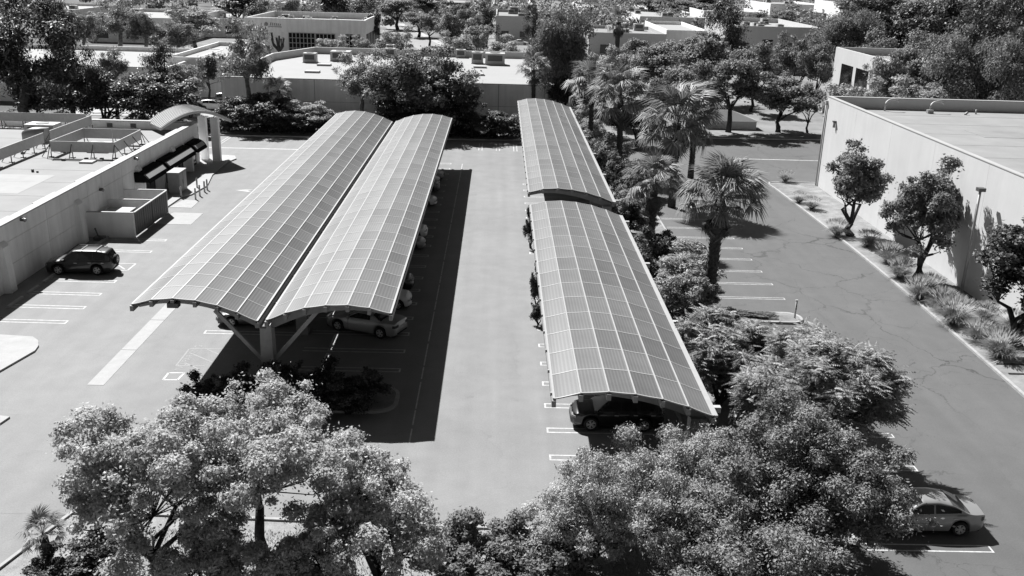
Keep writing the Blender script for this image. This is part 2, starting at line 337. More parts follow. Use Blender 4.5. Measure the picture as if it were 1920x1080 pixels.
def arc_roof(root, arc, y0, rows, pitch, parent_level, stuff_from=999, sub=6):
    """panels, rails and purlins of one arched roof; parent_level is the object that owns them"""
    nc = len(arc)-1
    def colmesh(c, nrow=1):
        v = []; f = []; uv = []
        for r in range(nrow):
            ya, yb = r*pitch+0.03, (r+1)*pitch-0.03
            b0 = len(v)
            for k in range(sub+1):
                t = c+0.035+(0.93)*k/sub; x, z = spline(arc, t); z -= .03*(1-(2*k/sub-1)**2); v += [(x, ya, z), (x, yb, z)]
            for k in range(sub): f.append((b0+2*k, b0+2*k+2, b0+2*k+3, b0+2*k+1)); uv += [(k/sub, 0), ((k+1)/sub, 0), ((k+1)/sub, 1), (k/sub, 1)]
            # edge thickness
            e = len(v)
            for k in range(sub+1):
                t = c+0.035+(0.93)*k/sub; x, z = spline(arc, t); v += [(x, ya, z-.035), (x, yb, z-.035)]
            for k in range(sub):
                for q in ((b0+2*k+2, b0+2*k, e+2*k, e+2*k+2), (b0+2*k+1, b0+2*k+3, e+2*k+3, e+2*k+1), (e+2*k+1, e+2*k+3, e+2*k+2, e+2*k)): f.append(q); uv += [(0, 0)]*4
            for k, sgn in ((0, 1), (sub, -1)):
                q = (b0+2*k, b0+2*k+1, e+2*k+1, e+2*k); f.append(q if sgn > 0 else q[::-1]); uv += [(0, 0)]*4
        me = bpy.data.meshes.new('solar_panel'); me.from_pydata(v, [], f); me.materials.append(PANEL); me.polygons.foreach_set('use_smooth', [True]*len(f))
        l = me.uv_layers.new(name='UVMap'); l.data.foreach_set('uv', np.array(uv, dtype=np.float32).ravel())
        me.set_sharp_from_angle(angle=0.6); return me
    near = min(rows, stuff_from)
    for c in range(nc):
        me = colmesh(c)
        for r in range(near):
            link('solar_panel', me, parent_level, (0, y0+r*pitch, 0))
        if rows > near:
            o = link('solar_panel', colmesh(c, rows-near), parent_level, (0, y0+near*pitch, 0)); o['kind'] = 'stuff'
    L = rows*pitch
    for c in range(nc+1):
        x, z = spline(arc, c) if c < nc else arc[-1]
        edge = c in (0, nc)
        w = 0.07 if not edge else 0.1
        b = MB(); b.box(x-w/2-.0, x+w/2, y0-.02, y0+L+.02, z-.04, z+.018)
        b.build('seam_rail', RAIL, parent_level)
        MB().box(x-.09, x+.09, y0-.12, y0+L+.12, z-.36, z-.075).build('purlin', STEEL, parent_level)
    cm = MB()
    P = [list(spline(arc, k/6)) if k < 6*nc else list(arc[-1]) for k in range(6*nc+1)]
    for i, p in enumerate(P):
        if i % 6: p[1] -= .03*(1-(2*(((i/6) % 1)-.035)/.93-1)**2)
    cm.quadstrip([[(p[0], -.036, p[1]-.04), (p[0], .036, p[1]-.04), (p[0], .036, p[1]+.012), (p[0], -.036, p[1]+.012)] for p in P], smooth=False)
    me = cm.mesh('cross_rail', RAIL)
    for r in range(rows+1): link('cross_rail', me, parent_level, (0, y0+r*pitch, 0))
def arc_beam(arc, y, depth0, depth1, w=0.22, off=0.36, i0=0, i1=6):
    P = [spline(arc, i0+(i1-i0)*k/24) if (i0+(i1-i0)*k/24) < len(arc)-1 else arc[-1] for k in range(25)]
    b = MB()
    b.quadstrip([[(p[0], y-w/2, p[1]-off), (p[0], y+w/2, p[1]-off), (p[0], y+w/2, p[1]-off-(depth0+(depth1-depth0)*k/24)), (p[0], y-w/2, p[1]-off-(depth0+(depth1-depth0)*k/24))] for k, p in enumerate(P)], smooth=False)
    return b
ARCL = [(-18.5, 5.36), (-17.49, 5.62), (-16.41, 5.72), (-15.28, 5.64), (-14.18, 5.4), (-13.18, 5.04), (-12.17, 4.58)]
ARCR = [(-11.68, 4.65), (-10.7, 5.06), (-9.7, 5.36), (-8.61, 5.53), (-7.49, 5.57), (-6.38, 5.44), (-5.27, 5.16)]
dc = empty('double_solar_carport', (-11.9, 46.5, 0), 0, 'long gull-winged double solar carport on one central line of columns', 'solar carport')
dc.location = (0, 0, 0)
for arc, lab in ((ARCL, 'left wing, leaning over the driveway lane'), (ARCR, 'right wing, over the shaded stalls')):
    w = bpy.data.objects.new('roof', None); COL.objects.link(w); w.parent = dc; w['label'] = lab
    arc_roof(dc, arc, 46.5, 32, 65/32, w, 25)
for k in range(8):
    y = 47.5+k*9.0
    b = MB(); b.quadstrip([[(-11.92-a, y-c, z), (-11.92+a, y-c, z), (-11.92+a, y+c, z), (-11.92-a, y+c, z)] for a, c, z in ((.36, .42, 0), (.3, .36, 4.1))], smooth=False)
    b.build('column', GALV, dc)
    arc_beam(ARCL, y, 0.14, 0.45).build('rafter', STEEL, dc)
    arc_beam(ARCR, y, 0.5, 0.14).build('rafter', STEEL, dc)
    MB().bar((-12.15, y, 1.9), (-14.6, y, 4.75), 0.16, 0.2).build('brace', GALV, dc)
    MB().bar((-11.7, y, 1.9), (-9.2, y, 4.85), 0.16, 0.2).build('brace', GALV, dc)
MB().box(-12.06, -11.78, 46.6, 111.4, 4.12, 4.24).build('gutter', STEELD, dc)
for k in range(13):
    y = 50+k*4.9; MB().box(-12.1, -11.74, y, y+.1, 4.2, 4.32).build('bracket', GALV, dc)
for k, (x, z) in enumerate(((-16.4, 5.45), (-8.6, 5.2))):
    for j in range(7):
        y = 46.55+j*9.0+(0 if k == 0 else 4)
        t = MB().box(x-.28, x+.28, y-.2, y+.25, z-.22, z+.02).build('canopy_light', STEELD, dc)
def side_carport(arc, y0, rows, pitch, label, nb, sp):
    c = empty('solar_carport', (0, 0, 0), 0, label, 'solar carport', 'single arched solar carports right of the aisle')
    arc_roof(c, arc, y0, rows, pitch, c)
    for k in range(nb):
        y = y0+1.1+k*sp
        arc_beam(arc, y, 0.16, 0.55).build('rafter', STEEL, c)
        MB().box(arc[-1][0]-.05, arc[-1][0]+.55, y-.13, y+.13, arc[-1][1]-.36, arc[-1][1]-.1).build('rafter_end', WHITE, c)
        MB().box(arc[-1][0]-.75, arc[-1][0]-.05, y-.35, y+.35, 0, 4.1).build('column', STEEL, c)
    L = rows*pitch
    for k in range(int(L/2.37)):
        MB().box(arc[0][0]-.13, arc[0][0]-.055, y0+.5+k*2.37, y0+.62+k*2.37, arc[0][1]-.13, arc[0][1]+.02).build('clip', RAIL, c)
    MB().box(arc[-1][0]+.06, arc[-1][0]+.2, y0, y0+L, arc[-1][1]-.1, arc[-1][1]-.0).build('gutter', RAIL, c)
    return c
ARCS = [(2.62, 5.3), (3.74, 5.58), (4.9, 5.66), (6.02, 5.58), (7.17, 5.38), (8.28, 5.06), (9.36, 4.66)]
side_carport(ARCS, 36.4, 14, 2.4, 'nearer arched solar carport right of the aisle with a black suv under its near end', 4, 10.4)
side_carport(ARCS, 74.2, 22, 2.38, 'farther arched solar carport right of the aisle beside the palms', 6, 9.9)

# ------------------------------------------------------------------ left building
LB = empty('office_building', (-33.5, 80, 0), 0, 'long low building with flat pale roof and panelled side wall left of the lot', 'building'); LB.location = (0, 0, 0)
PH = 4.6
XW = -33.5; Y0, Y1 = 40.0, 107.5
b = MB(); yy = Y0; segs = []
while yy < Y1-0.01:
    ye = min(yy+7.5, Y1); segs.append((yy, ye)); yy = ye
for a, c in segs:
    for z0, z1 in ((0, 1.62), (1.66, 3.26), (3.30, 4.5)):
        MB().box(XW-.2, XW, a+.015, c-.015, z0, z1).build('wall_panel', WALLG, LB)
MB().box(XW-.34, XW-.03, Y0, Y1-.02, 0, 4.46).build('wall_core', WALLG, LB)
for y in (50.5, 63.0, 75.2, 88.7, 98.5):
    b = MB(); b.quadstrip([[(XW, y-.55, z), (XW+d, y-.4, z), (XW+d, y+.4, z), (XW, y+.55, z)] for z, d in ((0, .5), (3.2, .32), (3.5, .05))], smooth=False)
    b.build('pilaster', WALLG, LB)
yy = Y0; k = 0
while yy < Y1-.5:
    ye = min(yy+3.7, Y1); w = 0.62 if k % 2 else 0.78
    MB().box(XW-w, XW+.04, yy+.012, ye-.012, 4.5, 4.6).build('coping', COPE, LB); yy = ye; k += 1
MB().box(XW-.6, XW-.36, Y0, Y1-.3, 3.7, 4.5).build('parapet', WALLG, LB)
MB().box(-90, XW-.34, Y0, Y1-.3, 3.45, 3.7).build('roof', ROOF, LB)
MB().box(-90, XW-.0, Y1-.02, Y1+.28, 0, 4.5).build('back_wall', WALLG, LB)
MB().box(-90, XW-.3, Y1-.3, Y1-.04, 3.7, 4.52).build('back_parapet', WALLG, LB)
MB().box(-90, XW+.04, Y1-.34, Y1+.32, 4.53, 4.62).build('coping', COPE, LB)
for u, v in ((39, 411), (187, 355), (252, 297)):
    p = None
    d = _ray(u, v); t = XW/d[0]; p = Vector((XW, d[1]*t, CAMH+d[2]*t))
    lt = MB().box(XW, XW+.22, p.y-.16, p.y+.16, p.z-.1, p.z+.08).build('wall_light', STEELD, LB); MB().cyl((XW+.2, p.y, p.z-.02), (XW+.34, p.y, p.z-.12), .13, 12).build('lens', CLEAR, lt)
# roof screens (louvre panels on legs)
def roof_screen(pts, zb, zt, label, group='equipment screens on the left roof'):
    c = empty('roof_screen', pts[0]+(3.7,), 0, label, 'screen', group); c.location = (0, 0, 0)
    for (a, d) in zip(pts[:-1], pts[1:]):
        a = Vector(a); d = Vector(d); L = (d-a).length; n = max(1, round(L/2.4)); nrm = Vector((-(d-a).y, (d-a).x)).normalized()
        for k in range(n):
            p = a.lerp(d, k/n); q = a.lerp(d, (k+1)/n); e = (q-p).normalized()*.012
            bb = MB(); bb.bar((p.x+e.x, p.y+e.y, (zb+zt)/2), (q.x-e.x, q.y-e.y, (zb+zt)/2), 0.05, zt-zb); bb.build('screen_panel', SCRN, c)
        MB().bar((a.x, a.y, zt+.03), (d.x, d.y, zt+.03), 0.1, 0.06).build('top_rail', COPE, c)
        for k in range(n+1):
            p = a.lerp(d, k/n)
            lg = MB().bar((p.x, p.y, 3.72), (p.x, p.y, zb), 0.07, 0.07).bar((p.x+nrm.x*.9, p.y+nrm.y*.9, 3.74), (p.x, p.y, zt-.2), 0.06, 0.06)
            lg.box(p.x-.22, p.x+.22, p.y-.12, p.y+.12, 3.7, 3.78).build('leg', STEELD, c)
    return c
roof_screen([(-42.2, 90.7), (-42.1, 98.1), (-36.3, 98.1), (-36.2, 90.8), (-42.2, 90.7)], 4.25, 5.2, 'four-sided equipment screen enclosing the roof unit near the roof edge')
roof_screen([(-44.7, 79), (-44.6, 94.7)], 4.3, 5.25, 'long straight equipment screen leaving the left edge of the roof')
roof_screen([(-44.5, 95.9), (-44.4, 105.9)], 4.3, 5.25, 'straight equipment screen ending at the back parapet, beside the curved duct')
roof_screen([(-66, 106.2), (-45.2, 106.4)], 4.4, 5.3, 'equipment screen along the back parapet of the left roof')
def roof_unit(x, y, z, w, d, h, label, parent=None, group=None, name='rooftop_unit'):
    if parent: c = bpy.data.objects.new(name, None); COL.objects.link(c); c.parent = parent
    else: c = empty(name, (0, 0, 0), 0, label, 'air conditioner', group)
    MB().box(x-w/2, x+w/2, y-d/2, y+d/2, z+.12, z+h).build('housing', WHITE, c)
    MB().box(x-w/2-.08, x+w/2+.08, y-d/2-.08, y+d/2+.08, z, z+.12).build('kerb_frame', GALV, c)
    MB().cyl((x, y, z+h), (x, y, z+h+.06), min(w, d)*.33, 14).build('fan', STEELD, c)
    MB().box(x-w*.38, x+w*.38, y-d/2-.02, y-d/2, z+h*.35, z+h*.85).build('grille', STEELD, c)
    return c
roof_unit(-39.2, 94.6, 3.7, 2.0, 1.8, .75, 'low rooftop air conditioner inside the four-sided screen')
u1 = roof_unit(-47.2, 100.4, 3.7, 3.0, 2.0, 1.55, 'large rooftop air conditioner with a curved duct behind the straight screens')
b = MB(); P = [(-48.2+.0, 98.2, 3.8)]
arcp = [(-48.3, 98.6, 3.75)]+[(-48.3+1.0*(1-math.cos(t)), 98.6, 4.55+.5*math.sin(t)) for t in np.linspace(0, PI/2, 7)]+[(-46.0, 98.6, 5.05)]
b.quadstrip([[(p[0], 97.9, p[2]), (p[0], 99.2, p[2]), (p[0]+.0, 99.2, 3.72 if i else 3.72), (p[0], 97.9, 3.72)] for i, p in enumerate(arcp)])
b.build('duct', GALV, u1)
b = MB(); b.box(-41.5, -36.9, 89.3, 89.4, 3.78, 3.86).box(-41.6, -41.5, 89.3, 92.3, 3.78, 3.86)
for x, y in ((-40.5, 89.35), (-38.6, 89.9), (-37.2, 90.0), (-45.5, 92), (-46, 94), (-52, 88), (-43, 80), (-46.5, 82)): b.box(x-.15, x+.15, y-.15, y+.15, 3.7, 3.9)
b.build('roof_pipe', STEELD, LB)
MB().box(-38.6, -37.4, 88.2, 89.4, 3.7, 3.86).build('roof_hatch', COPE, LB)
for x, y in ((-43.0, 107.18), (-40.4, 107.18)): MB().box(x-.3, x+.3, y-.05, y+.0, 3.85, 4.3).build('scupper', STEELD, LB)
MB().cyl((-41.0, 84.2, 3.7), (-41.0, 84.2, 3.95), .12).cyl((-40.5, 84.0, 3.7), (-40.5, 84.0, 3.85), .1).build('roof_vent', STEELD, LB)
# entrance vault and pillars
EC = empty('entrance_canopy', (0, 0, 0), 0, 'curved vaulted entrance canopy on two pillars at the far corner of the low building', 'canopy')
VO = Vector((-36.3, 104.0, 0)); VU = Vector((.81, .586, 0)); VV = Vector((-.586, .81, 0))
def vault(t, d, dz=0.0):
    p = VO+VU*(7.9*t)+VV*d; return (p.x, p.y, 4.35+1.6*math.sin(PI*(t*.93+.02))+.15*t+dz)
n = 24; b = MB()
b.quadstrip([[vault(k/n, 0), vault(k/n, 4.9), vault(k/n, 4.9, -.3), vault(k/n, 0, -.3)] for k in range(n+1)])
v = b.build('vault', WALLW, EC); v.data.set_sharp_from_angle(angle=0.6)
for j in range(10):
    b = MB(); d = .2+j*.5
    b.quadstrip([[vault(k/n, d-.03), vault(k/n, d+.03), vault(k/n, d+.03, .06), vault(k/n, d-.03, .06)] for k in range(n+1)], smooth=False)
    b.build('standing_seam', COPE, EC)
for x, y in ((-33.35, 109.2), (-31.7, 108.3)):
    MB().box(x-.42, x+.42, y-.35, y+.35, .13, 5.0).build('pillar', WALLG, EC)
# awnings
for i, (ya, yb, lab) in enumerate(((87.8, 93.1, 'black curved awning with a pale stripe, nearest the utility yard'), (93.7, 102.1, 'long black curved awning with a pale stripe, middle of the three'), (102.7, 106.2, 'small black curved awning nearest the entrance pillars'))):
    c = empty('awning', (0, 0, 0), 0, lab, 'awning', 'black awnings on the low building')
    prof = [(XW, 3.05), (XW+.5, 3.02), (XW+.95, 2.8), (XW+1.3, 2.42), (XW+1.4, 2.15)]
    b = MB(); b.quadstrip([[(x, ya, z), (x, yb, z), (x, yb, z-.1), (x, ya, z-.1)] for x, z in prof], smooth=False); b.build('cover', BLACK, c)
    for y in (ya, yb):
        b = MB(); b.poly([(XW, y, 2.15)]+[(x, y, z-.02) for x, z in prof[::-1]]); b.build('end_panel', BLACK, c)
    b = MB(); b.poly([(XW+.99, ya+.3, 2.8), (XW+.99, yb-.3, 2.8), (XW+1.3, yb-.3, 2.46), (XW+1.3, ya+.3, 2.46)]); b.build('stripe', STRIPE, c)
for y0, n_ in ((88.3, 4), (93.7, 7), (102.7, 3)):
    wdw = MB().box(XW, XW+.06, y0, y0+1.15*n_, .15, 2.35).build('window', GLASS, LB)  # window glass widened so its dark colour also stands for shade under the awnings
    for k in range(n_+1): MB().box(XW+.06, XW+.1, y0+k*1.13, y0+k*1.13+.06, .15, 2.35).build('mullion', STEELD, wdw)
for y in (88.0, 93.4, 102.4): MB().box(XW, XW+.9, y-.22, y+.22, 0.13, 2.1).build('fin_wall', WALL, LB)
# utility yard
UY = empty('utility_enclosure', (0, 0, 0), 0, 'walled utility yard with dark double gates, built against the low building', 'enclosure')
MB().box(-33.5, -29.7, 76.8, 77.0, 0, 2.1).build('wall', WALL, UY); MB().box(-33.5, -29.7, 85.0, 85.2, 0, 2.1).build('wall', WALL, UY); MB().box(-33.5, -29.75, 81.4, 81.6, 0, 2.05).build('wall', WALL, UY)
MB().box(-33.5, -29.68, 76.78, 77.02, 2.1, 2.16).build('coping', COPE, UY); MB().box(-32.2, -29.68, 84.98, 85.22, 2.1, 2.16).build('coping', COPE, UY); MB().box(-32.2, -29.74, 81.38, 81.62, 2.05, 2.12).build('coping', COPE, UY)
GATE = mat('gate_metal', 0.07, 0.6, 0.1, 4)
for k in range(4):
    y = 77.04+k*1.99+(0.06 if k > 1 else 0)
    g = MB().box(-29.72, -29.66, y, y+1.93, .12, 2.06).build('gate_leaf', GATE, UY)
    for j in range(4): MB().box(-29.66, -29.64, y+.05+j*.48, y+.1+j*.48, .12, 2.06).build('gate_rib', GATE, g)
MB().box(-29.76, -29.6, 76.98, 85.0, 2.07, 2.15).build('gate_rail', COPE, UY)
tr = empty('transformer', (0, 0, 0), 0, 'white cabinet-like transformer standing inside the walled utility yard', 'transformer')
MB().box(-33.0, -30.9, 78.6, 80.6, 0, 1.55).build('cabinet', WHITE, tr); MB().box(-33.05, -30.85, 78.55, 80.65, 1.55, 1.62).build('lid', COPE, tr)
CABM = mat('cabinet_enamel', .25, .6, .08, 3)
cb = empty('utility_cabinet', (0, 0, 0), 0, 'tall grey utility cabinet with pale top standing in front of the awnings', 'cabinet')
MB().box(-31.95, -30.85, 92.2, 94.5, .1, 2.1).build('cabinet', CABM, cb); MB().box(-32.0, -30.8, 92.15, 94.55, 2.1, 2.18).build('lid', COPE, cb)
for y in (92.3, 93.4): MB().box(-30.85, -30.82, y, y+1.0, .2, 2.0).build('door', CABM, cb)
MB().box(-30.82, -30.78, 93.2, 93.26, .9, 1.3).build('handle', STEELD, cb)
BL = ['short pale bollard standing alone in front of the tall cabinet', 'bollard nearest the concrete ramp', 'bollard second from the ramp along the walk edge', 'bollard third from the ramp along the walk edge', 'bollard farthest from the ramp along the walk edge', 'bollard behind the row, on the walk']
for (x, y), lab in zip(((-30.33, 90.88), (-28.84, 90.49), (-28.84, 91.87), (-28.88, 93.58), (-28.87, 94.46), (-30.01, 94.93)), BL):
    c = empty('bollard', (x, y, 0), 0, lab, 'bollard', 'bollards by the entrance walk')
    MB().cyl((0, 0, 0), (0, 0, 1.05), .085, 12).build('post', WHITE, c); MB().cyl((0, 0, 1.05), (0, 0, 1.12), .085, 12, .03).build('cap', COPE, c)
p0 = MB().cyl((-32.3, 76.0, 0), (-32.6, 76.0, 1.0), .06, 8).box(-32.7, -31.9, 75.7, 76.3, 0, .3).build('pipe_guard', STEELD); tag(p0, 'dark leaning pipe guard in the corner beside the utility yard wall', 'pipe')
WS = [((12, 577), (40, 558), 'nearest the camera'), ((52, 550), (69, 539), 'second from the camera'), ((80, 530), (103, 515), 'just in front of the dark suv'), ((178, 464), (190, 458), 'just behind the dark suv'), ((192, 454), (202, 446), 'nearest the utility yard')]
for a, c, lab in WS:
    A = ground(*a); C = ground(*c); o = MB()
    y0, y1 = A.y, max(C.y, A.y+1.5)
    o.quadstrip([[(-.14, y, 0), (.14, y, 0), (.08, y, .13), (-.08, y, .13)] for y in (0, y1-y0)], smooth=False)
    w = o.build('wheel_stop', KERB, None, (-31.95, y0, 0)); tag(w, 'concrete wheel stop along the low building wall, '+lab, 'wheel stop', 'wheel stops along the wall')

# ------------------------------------------------------------------ right building
RB = empty('warehouse', (0, 0, 0), 0, 'tall white walled building with flat roof at the right edge, beyond the grass bed', 'building')
XR = 35.3; ys = [103.5, 94.5, 85.5, 76.5, 67.5, 58.5, 49.5, 40.5, 31.5]
for a, c in zip(ys[1:], ys[:-1]):
    MB().box(XR, XR+.22, a+.012, c-.012, 0, 9.75).build('wall_panel', WALLW, RB)
MB().box(XR+.03, XR+.4, 31.5, 103.4, 0, 9.72).build('wall_core', WALLW, RB)
MB().box(XR-.03, XR+.43, 31.5, 103.55, 9.75, 9.82).build('coping', COPE, RB)
MB().box(XR+.42, 110, 103.1, 103.5, 0, 9.73).build('back_wall', WALLW, RB); MB().box(XR+.44, 110, 103.06, 103.55, 9.74, 9.81).build('coping', COPE, RB)
MB().box(XR+.42, 110, 31.5, 103.08, 8.3, 8.62).build('roof', ROOF, RB)
MB().cyl((XR-.12, 103.3, .1), (XR-.12, 103.3, 9.2), .09, 8).box(XR-.25, XR, 103.15, 103.45, 9.0, 9.35).build('downspout', WHITE, RB)
lt = MB().box(XR-.35, XR, 99.8, 100.1, 7.55, 7.7).build('wall_light', STEELD, RB); MB().cyl((XR-.16, 99.95, 7.6), (XR-.16, 99.95, 7.0), .13, 10).build('lens', CLEAR, lt)
for i, (x, y) in enumerate(((40.9, 101.7), (45.4, 101.0))):
    o = MB().tube([(x, y, 8.62)]+[(x+.75-.75*math.cos(t), y, 9.3+.55*math.sin(t)) for t in np.linspace(0, PI*.8, 8)], .1, 8).build('vent_pipe', WHITE, RB)
MB().box(45.0, 45.6, 100.5, 101.0, 8.62, 9.0).cyl((50.3, 101, 8.62), (50.3, 101, 9.1), .09, 8).cyl((48.8, 100.3, 8.62), (49.1, 100.3, 8.9), .12, 8).build('roof_vent', GALV, RB)
sk = MB().box(66.5, 70.5, 88.5, 91.5, 8.62, 8.95).build('skylight', STEELD, RB)
b = MB(); b.quadstrip([rect3 for rect3 in [[(66.5, 88.5, 8.96), (70.5, 88.5, 8.96), (70.5, 91.5, 8.96), (66.5, 91.5, 8.96)], [(67.2, 89.2, 9.3), (69.8, 89.2, 9.3), (69.8, 90.8, 9.3), (67.2, 90.8, 9.3)]]], smooth=False); b.build('dome', COPE, sk)

for k, (x0, x1, y0, y1) in enumerate(((-46, -38.5, 76, 83), (-60, -52, 66, 72), (-44, -40, 60, 63))): MB().box(x0, x1, y0, y1, 3.69, 3.708).build('roof_patch', mat('roof_patch', .27, .8, .1, .5), LB)
for k in range(12): MB().box(-90, XW-.62, 46+k*4.9, 46.05+k*4.9, 3.69, 3.71).build('roof_seam', mat('roof_seam', .2, .8), LB)
for k in range(12): MB().box(XR+.45, 108, 36+k*5.7, 36.06+k*5.7, 8.6, 8.63).build('roof_seam', mat('roof_seam', .2, .8), RB)
for k, (x0, x1, y0, y1) in enumerate(((44, 49, 86, 90), (55, 57.5, 76, 84), (60, 68, 95, 97))): MB().box(x0, x1, y0, y1, 8.61, 8.638).build('roof_patch', mat('roof_patch2', .21, .8, .12, .5), RB)
# ------------------------------------------------------------------ island, post, walls steps on the right lot
isl = rrect(15.4, 21.0, 59.9, 61.9, 0.95)
struct(MB().prism(isl, 0.0, 0.15).build('kerb_island', KERB)); struct(MB().prism(rrect(15.6, 20.8, 60.08, 61.72, 0.8), 0.1, 0.158).build('island_soil', DIRT))
ps = empty('marker_post', (20.45, 60.75, .15), 0, 'slim white marker post on the end of the small kerbed island', 'post')
MB().cyl((0, 0, 0), (0, 0, 1.25), .06, 10).build('post', WHITE, ps); MB().box(-.1, .08, -.06, .06, 1.25, 1.3).build('cap', WHITE, ps)
b = MB()
for z0, z1 in ((.62, .72), (.78, .88), (.93, .97), (1.05, 1.1), (1.13, 1.2)): b.box(-.02, .045, -.066, -.058, z0, z1)
b.build('worn_marking', STEELD, ps)
struct(MB().prism(rrect(-12.5, -4.95, 45.3, 48.6, 1.2), 0.0, 0.14).build('kerb_island', KERB)); struct(MB().prism(rrect(-12.3, -5.15, 45.5, 48.4, 1.0), 0.1, 0.148).build('island_soil', DIRT))
for v0 in (690, 708):
    p = ground(1830, v0-6); q = ground(1905, v0-5)
    o = MB().box(30.75, q.x+2, p.y-.05, p.y+.05, .07, .13).build('timber_edging', BARK); tag(o, 'timber edging strip set across the grass bed, '+('farther of two' if v0 == 690 else 'nearer of two'), 'edging', 'timber edging strips')
ut = empty('light_pole', (0, 0, 0), 0, 'slim pole with a small lamp head standing against the white wall between the trees', 'pole')
pb = at(1800, 556, 66.3); ptp = at(1843, 345, 66.3)
zt = 8.0
MB().cyl((34.35, 66.3, 0), (34.35, 66.3, zt), .12, 10, .09).build('mast', GALV, ut); MB().box(34.1, 34.6, 66.0, 66.5, zt, zt+.25).build('lamp_head', STEELD, ut)

# ------------------------------------------------------------------ cars
def interp(K, x):
    if x <= K[0][0]: return K[0][1]
    for a, c in zip(K[:-1], K[1:]):
        if x <= c[0]:
            t = (x-a[0])/(c[0]-a[0]); t2 = t*t*(3-2*t)*0.4+t*0.6; return a[1]+(c[1]-a[1])*t2
    return K[-1][1]
KIND = {
 'sedan': dict(L=4.85, W=1.86, deck=[(-1, .72), (-.985, .98), (-.66, 1.04), (-.35, 1.0), (.2, .95), (.45, .93), (.82, .78), (.95, .64), (1, .5)],
    roof=[(-.73, 1.03), (-.4, 1.37), (-.15, 1.47), (.1, 1.45), (.48, .93)], wb=2.72, r=.33, ws=(.12, .47), rw=(-.71, -.4), sw=((-.55, -.1), (-.07, .36))),
 'coupe': dict(L=5.0, W=1.93, deck=[(-1, .78), (-.985, 1.02), (-.6, 1.07), (-.3, 1.02), (.2, .98), (.45, .97), (.85, .88), (.97, .78), (1, .6)],
    roof=[(-.62, 1.06), (-.36, 1.36), (-.15, 1.45), (.05, 1.43), (.38, .97)], wb=2.95, r=.36, ws=(.07, .37), rw=(-.6, -.36), sw=((-.3, .28),)),
 'suv': dict(L=4.65, W=1.87, deck=[(-1, .8), (-.985, 1.06), (-.5, 1.08), (.2, 1.05), (.48, 1.03), (.85, .93), (.96, .8), (1, .6)],
    roof=[(-.98, 1.07), (-.86, 1.6), (-.5, 1.7), (0, 1.7), (.15, 1.65), (.52, 1.03)], wb=2.66, r=.36, ws=(.17, .5), rw=(-.97, -.87), sw=((-.82, -.48), (-.45, -.08), (-.05, .38))),
 'hatch': dict(L=4.3, W=1.78, deck=[(-1, .75), (-.985, 1.0), (-.5, 1.02), (.2, .97), (.5, .95), (.85, .82), (.96, .68), (1, .5)],
    roof=[(-.95, 1.01), (-.75, 1.4), (-.4, 1.5), (0, 1.5), (.12, 1.46), (.55, .95)], wb=2.6, r=.32, ws=(.15, .53), rw=(-.93, -.76), sw=((-.68, -.25), (-.22, .4))),
}
_wheel = {}
def wheel_meshes(r):
    if r in _wheel: return _wheel[r]
    w = .11; b = MB(); n = 28
    prof = [(r*.68, -w), (r*.93, -w), (r, -w*.7), (r, w*.7), (r*.93, w), (r*.68, w), (r*.66, w*.6), (r*.66, -w*.6)]
    b.quadstrip([[(q*math.cos(2*PI*k/n), d, q*math.sin(2*PI*k/n)) for q, d in prof] for k in range(n+1)], caps=False)
    tyre = b.mesh('tyre', RUBBER)
    b = MB(); b.quadstrip([[(q*math.cos(2*PI*k/n), d, q*math.sin(2*PI*k/n)) for q, d in ((r*.68, w*.75), (r*.62, w*.95), (r*.6, w*.4), (r*.67, w*.3))] for k in range(n+1)], caps=False)
    for k in range(5):
        a = 2*PI*k/5; c, s = math.cos(a), math.sin(a)
        for off in (-.05, .05):
            b.bar((.04*c, w*.75, .04*s), (r*.63*c-off*s, w*.85, r*.63*s+off*c), .045, .04, (0, 1, 0))
    b.cyl((0, w*.3, 0), (0, w*.98, 0), .065, 12)
    rim = b.mesh('rim', ALLOY); hub = MB().cyl((0, w*.1, 0), (0, w*.3, 0), r*.64, 20).mesh('brake', DARK)
    _wheel[r] = (tyre, rim, hub); return _wheel[r]
_carcache = {}
